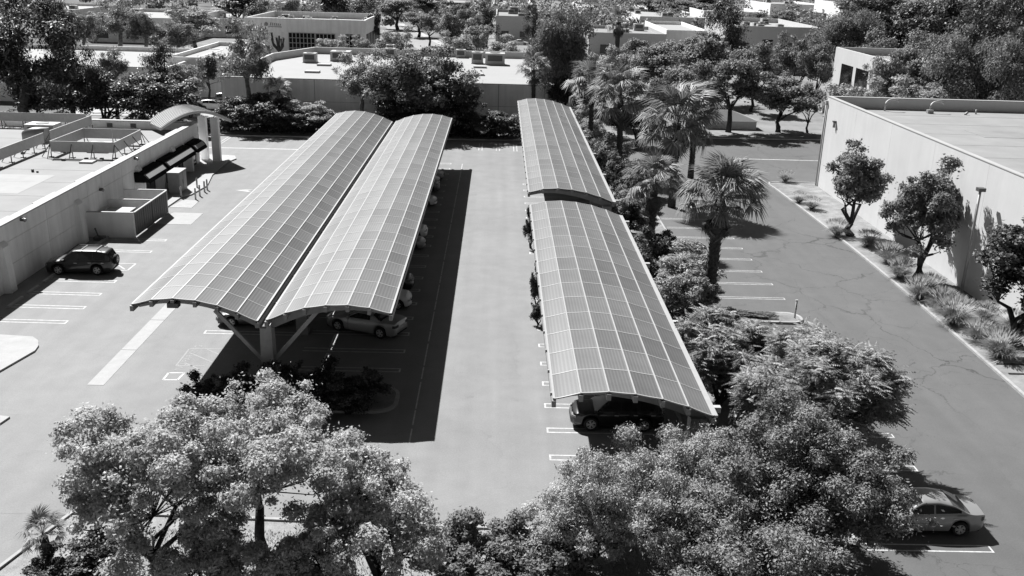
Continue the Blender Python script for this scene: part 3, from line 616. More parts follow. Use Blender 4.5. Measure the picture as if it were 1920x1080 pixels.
def car(kind, name, label, loc, rz, paint, cat='car', group=None, spare=False, rails=False, stripe=False, scale=1.0):
    K = KIND[kind]; L, Wd = K['L']/2, K['W']/2; r = K['r']; wb = K['wb']/2
    root = empty(name, (loc[0], loc[1], loc[2] if len(loc) > 2 else 0), rz, label, cat, group); root.scale = (scale,)*3
    deck = [(x*L, z) for x, z in K['deck']]; roof = [(x*L, z) for x, z in K['roof']]
    wid = [(-L, .72), (-L*.96, .86), (-L*.8, .965), (0, 1), (L*.75, .97), (L*.92, .86), (L, .62)]
    key = (kind, paint.name)
    def hw(x): return Wd*interp(wid, x)
    def zb(x):
        z = .2+.12*max(0, (abs(x)/L-.9)*10)
        for xw in (-wb, wb):
            R = r+.07; d = abs(x-xw)
            if d < R: z = max(z, r+math.sqrt(R*R-d*d)*.97-.0)
        return z
    xs = sorted(set([-L, -L*.992, -L*.97, L*.97, L*.992, L]+[round(-L+2*L*k/70, 4) for k in range(1, 70)]))
    def ring(x):
        w = hw(x); zt = interp(deck, x); z0 = min(zb(x), zt-.1); h = zt-z0
        e = 1.0
        P = [(w*.9, z0), (w*.985, z0+min(.1, h*.2)), (w, z0+h*.5), (w*.985, zt-min(.14, h*.3)), (w*.93, zt-.02), (w*.6, zt+.025), (w*.2, zt+.04)]
        return [(x, y, z) for y, z in P]+[(x, -y, z) for y, z in P[::-1]]
    if key not in _carcache:
        b = MB(); b.quadstrip([ring(x) for x in xs]); me = b.mesh('body', paint); me.set_sharp_from_angle(angle=0.9)
        # cabin
        x0, x1 = roof[0][0], roof[-1][0]
        def cw(x, t):   # half width at height fraction t
            zr = interp(roof, x); zd = interp(deck, x); full = 1.0
            return hw(x)*(.925-(.225)*t*max(0.0, min(1.0, (zr-zd)/(K['roof'][2][1]-1.0))))
        def cring(x, o=0.0):
            zr = max(interp(roof, x), interp(deck, x)+.02); zd = interp(deck, x)-.03; P = []
            for t in (0, .35, .7, .93): P.append((cw(x, t)+o, zd+(zr-.03-zd)*t))
            e = cw(x, 1)+o; P += [(e*.94, zr-.015+o), (e*.6, zr+.015+o), (0.0, zr+.022+o)]
            return P
        cx = [x0+(x1-x0)*k/40 for k in range(41)]
        b = MB(); rr_ = []
        for x in cx:
            P = cring(x); rr_.append([(x, y, z) for y, z in P]+[(x, -y, z) for y, z in P[:-1][::-1]])
        b.quadstrip(rr_); cm = b.mesh('cabin', paint); cm.set_sharp_from_angle(angle=0.8)
        def top(xa, xb, o=.012):
            b = MB(); G = []
            for k in range(9):
                x = xa+(xb-xa)*k/8; P = cring(x, o); g = [(x, P[4][0]*.97, P[4][1]), (x, P[5][0], P[5][1]), (x, 0, P[6][1]), (x, -P[5][0], P[5][1]), (x, -P[4][0]*.97, P[4][1])]; G.append(g)
            b.quadstrip(G, closed=False, caps=False); return b
        ws = top(K['ws'][0]*L, K['ws'][1]*L).mesh('windshield', GLASS); rw = top(K['rw'][0]*L, K['rw'][1]*L).mesh('rear_window', GLASS)
        sws = []
        for a, c in K['sw']:
            for s in (1, -1):
                b = MB(); G = []
                for k in range(11):
                    x = (a+(c-a)*k/10)*L; zr = interp(roof, x); zd = interp(deck, x); g = []
                    for t in (.14, .5, .86):
                        z = zd-.03+(zr-zd)*t; g.append((x, s*(cw(x, t)+.012), max(z, zd+.05)))
                    G.append(g)
                b.quadstrip(G, closed=False, caps=False); sws.append(b.mesh('side_window', GLASS))
        zl = interp(deck, L*.93)
        parts = []
        for s in (1, -1):
            yh = s*hw(L*.95)*.78
            hb = MB(); hb.quadstrip([[(x, s*(hw(x)+.008)*f, z) for f, z in ((.62, zl-.02), (1.0, zl-.06), (1.0, zl-.17), (.62, zl-.17))] for x in (L*.90, L*.95, L*.985)], smooth=False); parts.append(('headlight', hb.mesh('headlight', CLEAR)))
            tb = MB(); zt = interp(deck, -L*.97)
            tb.quadstrip([[(x, s*(hw(x)+.008)*f, z) for f, z in ((.6, zt-.1), (1.0, zt-.1), (1.0, zt-.26), (.6, zt-.26))] for x in (-L-.004, -L*.97, -L*.92)], smooth=False); parts.append(('tail_light', tb.mesh('tail_light', RED)))
            xm = K['ws'][1]*L-.25; mb = MB().box(xm-.08, xm+.08, s*(hw(xm)*.95) if s > 0 else s*(hw(xm)*.95)-.2, s*(hw(xm)*.95)+.2 if s > 0 else s*(hw(xm)*.95), 1.0, 1.14); parts.append(('mirror', mb.mesh('mirror', paint)))
            for a, c in K['sw']:
                xh = (a*.8+c*.2)*L; z = interp(deck, xh)-.16; yb_ = s*(hw(xh)*.99)
                parts.append(('door_handle', MB().box(xh-.1, xh+.1, min(yb_, yb_+s*.03), max(yb_, yb_+s*.03), z-.02, z+.015).mesh('door_handle', ALLOY)))
                xd = c*L+.03; parts.append(('door_seam', MB().box(xd-.006, xd+.006, min(yb_*.97, yb_+s*.004), max(yb_*.97, yb_+s*.008), .28, z+.08).mesh('door_seam', DARK)))
        parts.append(('grille', MB().box(L*.985, L+.012, -.45, .45, .4, .58).mesh('grille', DARK)))
        parts.append(('licence_plate', MB().box(-L-.02, -L+.02, -.17, .17, .58, .7).mesh('licence_plate', WHITE)))
        parts.append(('bumper_trim', MB().box(-L-.015, -L*.97, -.6, .6, .33, .42).mesh('bumper_trim', DARK)))
        parts.append(('underbody', MB().box(-L*.93, L*.93, -Wd*.78, Wd*.78, .17, .5).mesh('underbody', DARK)))
        _carcache[key] = (me, cm, ws, rw, sws, parts)
    me, cm, ws, rw, sws, parts = _carcache[key]
    link('body', me, root); link('cabin', cm, root); link('windshield', ws, root); link('rear_window', rw, root)
    for q in sws: link('side_window', q, root)
    for nme, q in parts: link(nme, q, root)
    ty, ri, hu = wheel_meshes(r)
    for xw in (-wb, wb):
        for s in (1, -1):
            wh = bpy.data.objects.new('wheel', None); COL.objects.link(wh); wh.parent = root; wh.location = (xw, s*(Wd-.12), r)
            if s < 0: wh.rotation_euler = (0, 0, PI)
            link('tyre', ty, wh); link('rim', ri, wh); link('brake_disc', hu, wh)
    if rails:
        for s in (1, -1): MB().tube([(-1.7, s*.6, 1.66), (-1.5, s*.6, 1.76), (.2, s*.6, 1.76), (.4, s*.6, 1.68)], .02, 6).build('roof_rail', STEELD, root)
        for x in (-1.3, -.3): MB().box(x-.03, x+.03, -.6, .6, 1.745, 1.775).build('crossbar', STEELD, root)
        MB().box(-.15, .35, -.36, .36, 1.71, 1.722).build('sunroof', GLASS, root)
    if spare:
        sp = bpy.data.objects.new('spare_wheel', None); COL.objects.link(sp); sp.parent = root; sp.location = (-L-.1, 0, .95); sp.rotation_euler = (0, 0, PI/2)
        link('tyre', ty, sp); link('rim', ri, sp); MB().cyl((0, -.1, 0), (0, .09, 0), r*.8, 20).build('cover', STEELD, sp)
    if stripe:
        MB().box(L*.55, L*.68, -.75, .75, 0.965, .985).build('hood_stripe', WHITE, root)
    return root
PD = mat('dark_car_paint', 0.018, 0.35, spec=0.5, coat=0.6); PK = mat('black_car_paint', 0.006, 0.25, coat=0.8); PS = mat('silver_car_paint', 0.26, 0.4, metal=0.35, coat=0.5)
PW = mat('white_car_paint', 0.7, 0.35, coat=0.6); PG = mat('grey_car_paint', 0.13, 0.4, metal=0.3, coat=0.5)
car('suv', 'parked_suv', 'dark suv with a tailgate spare wheel, parked nose-in against the low building', (-30.3, 67.75), PI+0.03, PD, 'suv', spare=True, rails=True, scale=1.04)
car('coupe', 'parked_coupe', 'silver muscle coupe parked askew under the near end of the right carport wing', (-8.05, 57.2), PI-0.40, mat('pewter_car_paint', 0.36, 0.4, metal=0.35, coat=0.5), 'car', stripe=True, scale=1.03)
car('hatch', 'parked_car', 'white car showing its rounded tail right behind the silver coupe', (-7.8, 61.9), 0, PW, 'car', 'cars parked under the double carport', scale=1.05)
g = ground(434, 614)
car('sedan', 'parked_car', 'dark grey car nosing out under the left wing beside the nearest column brace', (g.x+1.35, g.y+.95), PI, mat('charcoal_car_paint', 0.07, 0.4, metal=0.2, coat=0.5), 'car', 'cars parked under the double carport')
tails = [(75.9, PS, 'sedan', 'silver sedan tail showing lowest of the far group beside the carport edge'), (79.2, PW, 'suv', 'white suv tail just beyond the silver sedan at the carport edge'), (90.6, PW, 'sedan', 'white sedan tail standing out brightly halfway down the carport edge'),
         (96.6, PG, 'suv', 'grey suv tail beyond the bright white sedan'), (99.5, PW, 'hatch', 'pale hatchback tail second from the far end of the shaded row'), (102.3, PS, 'sedan', 'silver sedan tail at the far end of the shaded row'), (65.6, PD, 'suv', 'dark suv hidden in shade under the right wing, two stalls past the white tail')]
for y, p, kd, lab in tails: car(kd, 'parked_car', lab, (-8.05, y), 0 if kd != 'coupe' else PI, p, 'car', 'cars parked under the double carport')
for y, p, kd, lab in ((60.9, PD, 'sedan', 'dark sedan under the left wing, one stall behind the dark grey car'), (72.2, PW, 'sedan', 'white sedan glimpsed through the slot between the wings, nearer'), (86.4, PS, 'suv', 'silver suv glimpsed through the slot between the wings, middle'), (94.9, PW, 'suv', 'white suv glimpsed through the slot between the wings, farthest')):
    car(kd, 'parked_car', lab, (-14.4, y), PI, p, 'car', 'cars parked under the double carport')
car('suv', 'parked_suv', 'black suv facing the aisle under the near end of the nearer single carport', (6.45, 44.75), PI, PK, 'suv', scale=1.02)
car('sedan', 'parked_car', 'dark car between the two single carports, mostly under the farther one', (6.3, 73.0), PI, PK, 'car', scale=1.0)
car('sedan', 'parked_sedan', 'silver sedan half hidden by the fine-leaved tree at the lower right', (18.55, 35.75), PI, mat('bright_silver_paint', 0.3, 0.4, metal=0.3, coat=0.5), 'sedan')

# ------------------------------------------------------------------ foliage engine
def nmesh(name, V, F, m):
    me = bpy.data.meshes.new(name); V = np.asarray(V, np.float32); F = np.asarray(F, np.int32); k = F.shape[1]
    me.vertices.add(len(V)); me.vertices.foreach_set('co', V.ravel()); me.loops.add(F.size); me.loops.foreach_set('vertex_index', F.ravel())
    me.polygons.add(len(F)); me.polygons.foreach_set('loop_start', np.arange(0, F.size, k, dtype=np.int32))
    me.materials.append(m); me.update(calc_edges=True); return me
def unit(a): return a/np.maximum(np.linalg.norm(a, axis=1, keepdims=True), 1e-6)
def leaf_quads(P, Nrm, A, ln, wd):
    A = unit(A-(A*Nrm).sum(1, keepdims=True)*Nrm); B = np.cross(Nrm, A)
    ln = ln.reshape(-1, 1); wd = wd.reshape(-1, 1); fold = Nrm*wd*0.25
    V = np.stack([P-A*ln*.5, P+B*wd*.5-fold, P+A*ln*.5, P-B*wd*.5-fold], 1).reshape(-1, 3)
    F = np.arange(len(P)*4).reshape(-1, 4); return V, F
def crown(seed, R, n, leaf, aspect=2.0, clumps=40, cr=0.3, droop=0.0, hollow=0.35, shell=0.55, flat=1.0, holes=0.0, bottom=-0.6, lean=0.0, extra=None):
    """unit crown: ellipsoid R=(rx,ry,rz) about the origin, filled by leafy clumps"""
    rg = np.random.default_rng(seed); R = np.array(R, float)
    D = unit(rg.normal(size=(clumps*3, 3))); D = D[D[:, 2] > bottom][:clumps]
    rad = hollow+(1-hollow)*rg.random(len(D))**.6
    lump = 1+0.3*np.sin(D[:, 0]*3.1+seed)*np.cos(D[:, 1]*2.7+seed*1.7)+.12*rg.normal(size=len(D))
    C = D*R*(rad*lump)[:, None]
    if extra is not None: C = np.vstack([C, np.array(extra)])
    cs = cr*R.mean()*(0.45+1.15*rg.random(len(C))**1.3)
    w = cs**2; w /= w.sum(); idx = rg.choice(len(C), n, p=w)
    d = unit(rg.normal(size=(n, 3))); d[:, 2] = np.where(rg.random(n) < .6, np.abs(d[:, 2]), d[:, 2])
    rr = (shell+(1-shell)*rg.random(n))*(1+.18*rg.normal(size=n))
    P = C[idx]+d*np.array([1, 1, .75*flat])*(cs[idx]*rr)[:, None]
    lo = rg.random(n) < .22      # stray sprays between the clumps
    Dl = unit(rg.normal(size=(n, 3))); Dl[:, 2] = np.where(Dl[:, 2] < bottom, -Dl[:, 2], Dl[:, 2])
    tw = C[rg.integers(0, len(C), n)]*(.6+.4*rg.random((n, 1)))+rg.normal(size=(n, 3))*(R.mean()*.09)
    P = np.where(lo[:, None], tw, P)
    if droop: P[:, 2] -= droop*cs[idx]*rg.random(n)**2*1.6
    Nr = unit(d*.75+np.array([0, 0, .4])+rg.normal(size=(n, 3))*.45)
    A = rg.normal(size=(n, 3)); 
    if droop: A = A*.45+np.array([0, 0, -1.0])*min(1, droop+.4); Nr = unit(rg.normal(size=(n, 3))*np.array([.6, .6, .4])+d*.5+np.array([0, 0, .3]))
    ln = leaf*(.65+.7*rg.random(n)); V, F = leaf_quads(P, Nr, A, ln, ln/aspect)
    return V, F, C
def branches(base, C, r0, seed, zfork, bend=0.15, nmain=5, mtl=BARK, n=6, every=1):
    """tapered trunk, main limbs and a twig to every clump"""
    rg = random.Random(seed); b = MB(); base = Vector(base)
    top = Vector((rg.uniform(-.3, .3), rg.uniform(-.3, .3), zfork))
    b.tube([base, base.lerp(top, .5)+Vector((rg.uniform(-bend, bend), rg.uniform(-bend, bend), 0)), top], [r0*1.25, r0, r0*.8], 8)
    cs = [Vector(c) for c in C]; rg.shuffle(cs); mains = []
    for k in range(nmain):
        if not cs: break
        t = cs[k % len(cs)]; e = top.lerp(t, .62)+Vector((0, 0, -.1)); mid = top.lerp(e, .5)+Vector((rg.uniform(-bend, bend), rg.uniform(-bend, bend), rg.uniform(0, bend)))*2
        b.tube([top-Vector((0, 0, .05)), mid, e], [r0*.62, r0*.42, r0*.25], n); mains += [(mid, r0*.36), (e, r0*.22)]
    for t in cs[::every]:
        s, rr = min(mains, key=lambda q: (q[0]-t).length); mid = s.lerp(t, .5)+Vector((rg.uniform(-bend, bend), rg.uniform(-bend, bend), rg.uniform(-bend, bend)))
        b.tube([s, mid, t], [rr*.6, rr*.4, rr*.12], 4)
    return b
PROTO = {}
def proto(key, fn):
    if key not in PROTO: PROTO[key] = fn()
    return PROTO[key]
# unit trees: total height 1 m is z 0..1 scaled later; crowns authored in metres at height H0
def mk_broad(seed, H=9.0, W=7.0, n=9000, leaf=.34, m=LEAFM, bark=BARK, cr=.3, clumps=42, base=.3, droop=0, holes=0, aspect=1.8, shell=.55, hollow=.35):
    def f():
        R = (W/2*.82, W/2*.82, H*(1-base)/2*.86); zc = H*base+H*(1-base)/2
        V, F, C = crown(seed, R, n, leaf, aspect, clumps, cr, droop, hollow, shell); V[:, 2] += zc; C = C+np.array([0, 0, zc])
        tr = branches((0, 0, 0), C, .045*H**.75+.05, seed, H*base, .3).mesh('trunk', bark)
        return (tr, nmesh('crown', V, F, m), H, W)
    return proto(('b', seed, H, W, n, m.name), f)
def mk_euc(seed, H=16.0, W=7.0, n=9000, leaf=.42, m=LEAFE, base=.2, clumps=30, cr=.24, bark=BARKL):
    def f():
        R = (W/2*.8, W/2*.8, H*(1-base)/2*.9); zc = H*base+H*(1-base)/2
        V, F, C = crown(seed, R, n, leaf, 4.0, clumps, cr, .9, .25, .3); V[:, 2] += zc; C = C+np.array([0, 0, zc])
        tr = branches((0, 0, 0), C, .03*H**.8+.04, seed, H*.42, .5, 7).mesh('trunk', bark)
        return (tr, nmesh('crown', V, F, m), H, W)
    return proto(('e', seed, H, W, n, m.name), f)
RZ = random.Random(5)
def tree(P, X, Y, H, Wd, name, label, cat='tree', group=None, z=0.0, rz=None):
    tr, cr_, H0, W0 = P
    o = empty(name, (X, Y, z), RZ.uniform(0, 6.28) if rz is None else rz, label, cat, group); o.scale = (Wd/W0, Wd/W0, H/H0)
    if tr: link('trunk', tr, o)
    link('crown', cr_, o); return o
def tree_px(P, u, vtop, wpx, Y, name, label, cat='tree', group=None, rz=None, z=0.0):
    """tree standing on the ground at depth Y whose top is seen at (u, vtop)"""
    p = at(u, vtop, Y); return tree(P, p.x, Y, max(p.z-z, 1.2), wpx/scale_at(Y), name, label, cat, group, z, rz)
B1 = mk_broad(11); B2 = mk_broad(12, n=8000, m=LEAFD); B3 = mk_broad(13, m=LEAFB, n=8000); B4 = mk_broad(14, H=8, W=8, n=9000, m=LEAFM, base=.2)
B5 = mk_broad(15, H=8, W=8, n=9000, m=LEAFD, base=.12); B6 = mk_broad(16, H=5, W=5, n=7000, leaf=.26, m=LEAFF, base=.08, clumps=30)
E1 = mk_euc(21); E2 = mk_euc(22, n=8000, W=6); E3 = mk_euc(23, m=LEAFD, n=10000, W=8, base=.12, bark=BARK); E4 = mk_euc(24, m=LEAFM)
# --- near trees in the foreground, each grown on its own
def near_tree(seed, X, Y, H, W, n, leaf, m, bark, label, base=.3, clumps=70, cr=.2, droop=0.0, aspect=1.9, r0=.2, zfork=None, name='broadleaf_tree', hollow=.4, shell=.5, bottom=-.6, cat='tree', ex=1.0, nmain=6, every=1):
    R = (W/2*.86, W/2*.86*ex, H*(1-base)/2*.88); zc = H*base+H*(1-base)/2
    V, F, C = crown(seed, R, n, leaf, aspect, clumps, cr, droop, hollow, shell, bottom=bottom); V[:, 2] += zc; C = C+np.array([0, 0, zc])
    o = empty(name, (X, Y, 0.04), 0, label, cat)
    link('trunk', branches((0, 0, 0), C, r0, seed, zfork or H*base, .35, nmain, every=every).mesh('trunk', bark), o)
    link('crown', nmesh('crown', V, F, m), o); return o
LEAFN = leafmat('camphor_leaf', 0.42, 0.3, 0.22, 0.55, 0.25); LEAFW = leafmat('wispy_leaf', 0.38, 0.12, 0.3, 0.6, 0.2); LEAFK = leafmat('shade_leaf', 0.2, 0.12, 0.35, 0.6, 0.2); LEAFJ = leafmat('feather_leaf', 0.26, 0.25, 0.5, 0.5, 0.35)
near_tree(101, -12.0, 29.6, 7.7, 7.2, 52000, .14, LEAFN, BARK, 'broad tree with dense leaf clumps at the lower left corner', base=.26, clumps=105, cr=.155, hollow=.35, bottom=-.5)
near_tree(102, -8.4, 31.6, 7.7, 7.6, 66000, .135, LEAFN, BARK, 'rounded bright-topped tree in front of the double carport', base=.36, clumps=120, bottom=-.4, cr=.155, hollow=.35)
near_tree(103, -4.4, 30.6, 5.7, 6.8, 48000, .135, LEAFN, BARK, 'lighter open tree reaching toward the aisle, right of the rounded bright one', base=.1, clumps=105, cr=.155, hollow=.25)
near_tree(104, -9.8, 28.0, 4.4, 4.4, 20000, .14, LEAFN, BARK, 'smaller tree crown low between the two big lower left trees', base=.25, clumps=46, cr=.2)
near_tree(105, -6.0, 28.4, 3.9, 4.0, 18000, .14, LEAFN, BARK, 'low tree crown at the bottom edge under the lighter open tree', base=.2, clumps=44, cr=.2)
near_tree(111, 6.9, 33.2, 5.0, 9.4, 105000, .125, LEAFW, BARK, 'large spreading fine-leaved tree in front of the nearer single carport', base=.02, clumps=190, cr=.13, aspect=3.0, droop=.2, name='fine_leaved_tree', shell=.2, ex=.75, hollow=.3)
near_tree(112, 12.3, 33.4, 6.8, 8.4, 90000, .13, LEAFK, BARK, 'darker leafy tree overhanging the silver sedan at the lower right', base=.02, clumps=170, cr=.14, aspect=2.2, name='broadleaf_tree', shell=.3, hollow=.3)
near_tree(115, 10.0, 30.4, 4.8, 9.8, 62000, .13, LEAFK, BARK, 'lowest dark leafy mass cut by the bottom frame edge right of the hedge', base=.02, clumps=120, cr=.16, aspect=2.4, name='broadleaf_tree', shell=.3, hollow=.3)
near_tree(113, 8.9, 35.2, 5.4, 5.0, 42000, .12, LEAFW, BARK, 'bushy fine-leaved shrub swallowing the near right corner of the single carport', base=.03, clumps=80, cr=.16, aspect=3.0, name='fine_leaved_shrub', cat='shrub', shell=.2, hollow=.3)
near_tree(114, 3.6, 32.3, 3.4, 5.4, 34000, .12, LEAFW, BARK, 'low spreading fine-leaved shrub at the left foot of the large fine-leaved tree', base=.02, clumps=80, cr=.16, aspect=3.0, name='fine_leaved_shrub', cat='shrub', shell=.2, hollow=.3)
# feather-leaved trees: pinnate leaves made of paired leaflets
def pinnate_tree(seed, X, Y, H, W, nfr, label, base=.3):
    rg = np.random.default_rng(seed); R = np.array([W/2*.85, W/2*.85, H*(1-base)/2*.85]); zc = H*base+H*(1-base)/2
    D = unit(rg.normal(size=(160, 3))); D = D[D[:, 2] > -.35][:70]; C = D*R*(.45+.55*rg.random(len(D))**.6)[:, None]
    idx = rg.integers(0, len(C), nfr); az_ = rg.random(nfr)*2*PI; L = .5+.3*rg.random(nfr); til = rg.normal(size=nfr)*.35+.1
    start = C[idx]+unit(rg.normal(size=(nfr, 3)))*.5*rg.random((nfr, 1)); V = []; Fq = []
    dirh = np.stack([np.cos(az_), np.sin(az_), np.zeros(nfr)], 1); side = np.stack([-np.sin(az_), np.cos(az_), np.zeros(nfr)], 1)
    k = 9; Vs = []
    for j in range(k):
        t = (j+1)/k; p = start+dirh*(L*t)[:, None]+np.array([0, 0, 1.])*(L*((.25+til)*t-.42*t*t))[:, None]
        w = .13*math.sin(PI*min(.95, t*.85+.12))+.02
        for s in (1, -1):
            tip = p+side*s*w+dirh*.05-np.array([0, 0, .05]); b_ = dirh*.035
            Vs.append(np.stack([p-b_, (p+tip)/2-b_*1.1, tip, (p+tip)/2+b_*1.1], 1))
    Vs = np.concatenate(Vs, 0).reshape(-1, 3); Vs[:, 2] += zc; C = C+np.array([0, 0, zc])
    o = empty('feather_leaved_tree', (X, Y, 0.04), 0, label, 'tree')
    link('trunk', branches((0, 0, 0), C, .16, seed, H*base, .3).mesh('trunk', BARK), o)
    link('crown', nmesh('crown', Vs, np.arange(len(Vs)).reshape(-1, 4), LEAFJ), o)
pinnate_tree(121, 15.5, 41.0, 6.7, 8.4, 9000, 'feathery-leaved tree spreading into the side lot just above the silver sedan', .12)
pinnate_tree(122, 12.2, 46.6, 5.6, 6.8, 6000, 'smaller feathery-leaved tree between the nearer single carport and the side lot', .05)
pinnate_tree(123, 16.2, 45.6, 5.4, 4.6, 3000, 'slim feathery-leaved tree with upright tips behind the spreading one', .1)
# hedge, shrubs
def shrub(P, X, Y, H, Wd, label, name='shrub', group=None): return tree(P, X, Y, H, Wd, name, label, 'shrub', group)
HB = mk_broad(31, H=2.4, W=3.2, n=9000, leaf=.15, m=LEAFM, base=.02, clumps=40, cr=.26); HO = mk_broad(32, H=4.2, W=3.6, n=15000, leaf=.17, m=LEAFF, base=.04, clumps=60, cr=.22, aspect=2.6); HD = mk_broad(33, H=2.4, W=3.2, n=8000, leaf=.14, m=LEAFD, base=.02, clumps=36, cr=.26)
for i, (x, y, h, w, lab) in enumerate(((-1.6, 32.3, 2.2, 3.2, 'left of the lawn gap beside the open tree'), (.6, 32.0, 2.0, 3.2, 'in the middle below the aisle'), (2.6, 31.6, 2.3, 3.2, 'next to the fine-leaved shrub'), (-.4, 30.2, 1.6, 2.8, 'lowest at the frame edge left'), (2.0, 29.6, 1.8, 3, 'lowest at the frame edge right'))):
    shrub(HB, x, y, h, w, 'dense hedge shrub '+lab, 'hedge_shrub', 'hedge shrubs at the end of the aisle')
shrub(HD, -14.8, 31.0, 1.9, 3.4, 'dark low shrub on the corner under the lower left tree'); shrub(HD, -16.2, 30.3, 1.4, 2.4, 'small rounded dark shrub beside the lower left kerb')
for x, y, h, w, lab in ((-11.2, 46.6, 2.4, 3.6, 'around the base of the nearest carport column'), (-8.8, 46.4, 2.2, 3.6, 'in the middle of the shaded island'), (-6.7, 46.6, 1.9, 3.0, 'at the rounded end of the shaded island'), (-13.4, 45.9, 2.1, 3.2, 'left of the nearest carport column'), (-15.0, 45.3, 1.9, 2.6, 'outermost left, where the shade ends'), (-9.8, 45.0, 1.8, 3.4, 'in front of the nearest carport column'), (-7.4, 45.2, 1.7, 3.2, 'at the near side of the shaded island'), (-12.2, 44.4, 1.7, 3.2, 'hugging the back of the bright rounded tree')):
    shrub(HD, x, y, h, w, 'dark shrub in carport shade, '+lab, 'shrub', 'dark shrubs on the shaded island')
for i, (u, vt, w, Y, P, lab) in enumerate(((1290, 455, 150, 62.5, HO, 'tall oleander-like shrub left of the front palm trunk'), (1330, 600, 110, 52.5, HD, 'dark shrub at the foot of the front palm'), (1400, 650, 150, 48.5, HO, 'pale leafy shrub above the feathery tree, by the carport gutter'), (1230, 430, 80, 71, HD, 'dark shrub beside the gap between the single carports'),
    (1175, 320, 80, 88, HD, 'dark rounded shrub against the farther carport near its lower end'), (1135, 255, 70, 104, HB, 'bright shrub beside the farther carport, half way along'), (1215, 300, 70, 96, HB, 'light shrub between the two rear palm trunks'), (1290, 480, 100, 68, HO, 'leafy shrub behind the tall oleander-like one'), (1110, 215, 70, 120, HO, 'leafy shrub at the far end of the farther carport'), (1180, 355, 70, 82, HO, 'loose shrub below the rear palms'))):
    p = at(u, vt, Y); shrub(P, p.x, Y, max(p.z, 1.0), w/scale_at(Y), lab)
for x, y, h, lab in ((2.75, 76.5, 3.6, 'at the near end of the farther single carport'), (2.75, 62.5, 3.2, 'half way along the nearer single carport'), (2.75, 58.9, 1.9, 'low beside the nearer single carport')):
    shrub(HD, x+.2, y, h*.9, 1.4, 'dark upright shrub '+lab, 'shrub', 'shrubs on the aisle side of the single carports')

SX = [(11.2, 52, 2.6, 3.2, HO, 'pale shrub against the carport gutter in the near part of the planting strip'), (13.6, 53.5, 2.2, 3, HB, 'low leafy shrub left of the small kerbed island'), (12.2, 58.5, 4.4, 4.6, HO, 'big pale oleander-like mass between the carport edge and the front palm'), (13.9, 61.5, 3.2, 3.4, HO, 'leafy shrub wrapped round the front palm trunk'),
 (11.4, 65, 3.0, 3.4, HD, 'dark shrub against the carport gutter behind the pale mass'), (12.0, 72, 2.4, 3.2, HB, 'low shrub at the gap of the single carports, aisle half'), (13.8, 76, 2.0, 3.4, HD, 'dark low shrub under the tall loose palm'), (11.6, 81, 2.8, 3.4, HD, 'dark shrub beside the lower end of the farther carport'), (12.3, 86, 3.4, 3.6, HB, 'bright shrub a third of the way along the farther carport'),
 (14.0, 90, 2.4, 3.4, HB, 'loose bright shrub between palm trunks, side lot edge'), (11.6, 95, 3.4, 3.8, HD, 'dark shrub half way along the farther carport'), (13.2, 100, 3.6, 4, HB, 'leafy shrub below the middle palm crown'), (11.4, 107, 3.6, 4, HB, 'leafy shrub two thirds along the farther carport'), (13.8, 110, 3.6, 4.4, HO, 'pale shrub near the tip of the planting strip'), (11, 114, 3.6, 4.4, HB, 'leafy shrub near the far end of the single carport'),
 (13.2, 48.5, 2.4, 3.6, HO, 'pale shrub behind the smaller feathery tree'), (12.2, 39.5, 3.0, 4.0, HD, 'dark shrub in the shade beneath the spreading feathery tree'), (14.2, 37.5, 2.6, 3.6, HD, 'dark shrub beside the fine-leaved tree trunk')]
for x, y, h, w, P, lab in SX: shrub(P, x, y, h, w, lab)
# ------------------------------------------------------------------ fan palms
def frond_mesh(seed, dead=False):
    rg = random.Random(seed); V = []; F = []
    def q(a, b_, c, d): i = len(V); V.extend([a, b_, c, d]); F.append((i, i+1, i+2, i+3))
    pl_ = 1.15
    q((0, -.03, 0), (0, .03, 0), (pl_, .02, .1), (pl_, -.02, .1))
    n = 26; c0 = Vector((pl_, 0, .1))
    for k in range(n):
        a = math.radians(-100+200*(k+.5)/n)+rg.uniform(-.03, .03); L = (.88 if abs(a) < 1.0 else .68)*rg.uniform(.88, 1.08)
        d = Vector((math.cos(a), math.sin(a), 0)); s = Vector((-d.y, d.x, 0))
        sag = .55 if dead else rg.uniform(.25, .42)
        mid = c0+d*L*.55+Vector((0, 0, .07*math.cos(a)+(.04 if k % 2 else 0))); tip = c0+d*L+Vector((0, 0, -sag*rg.uniform(.6, 1.3)))
        w = .038
        q(c0, mid+s*w, tip+s*.004, mid-s*w)
    return nmesh('frond', [tuple(v) for v in V], F, DEADL if dead else LEAFP)
FR = [frond_mesh(i) for i in range(3)]; FDEAD = [frond_mesh(9, True), frond_mesh(10, True)]
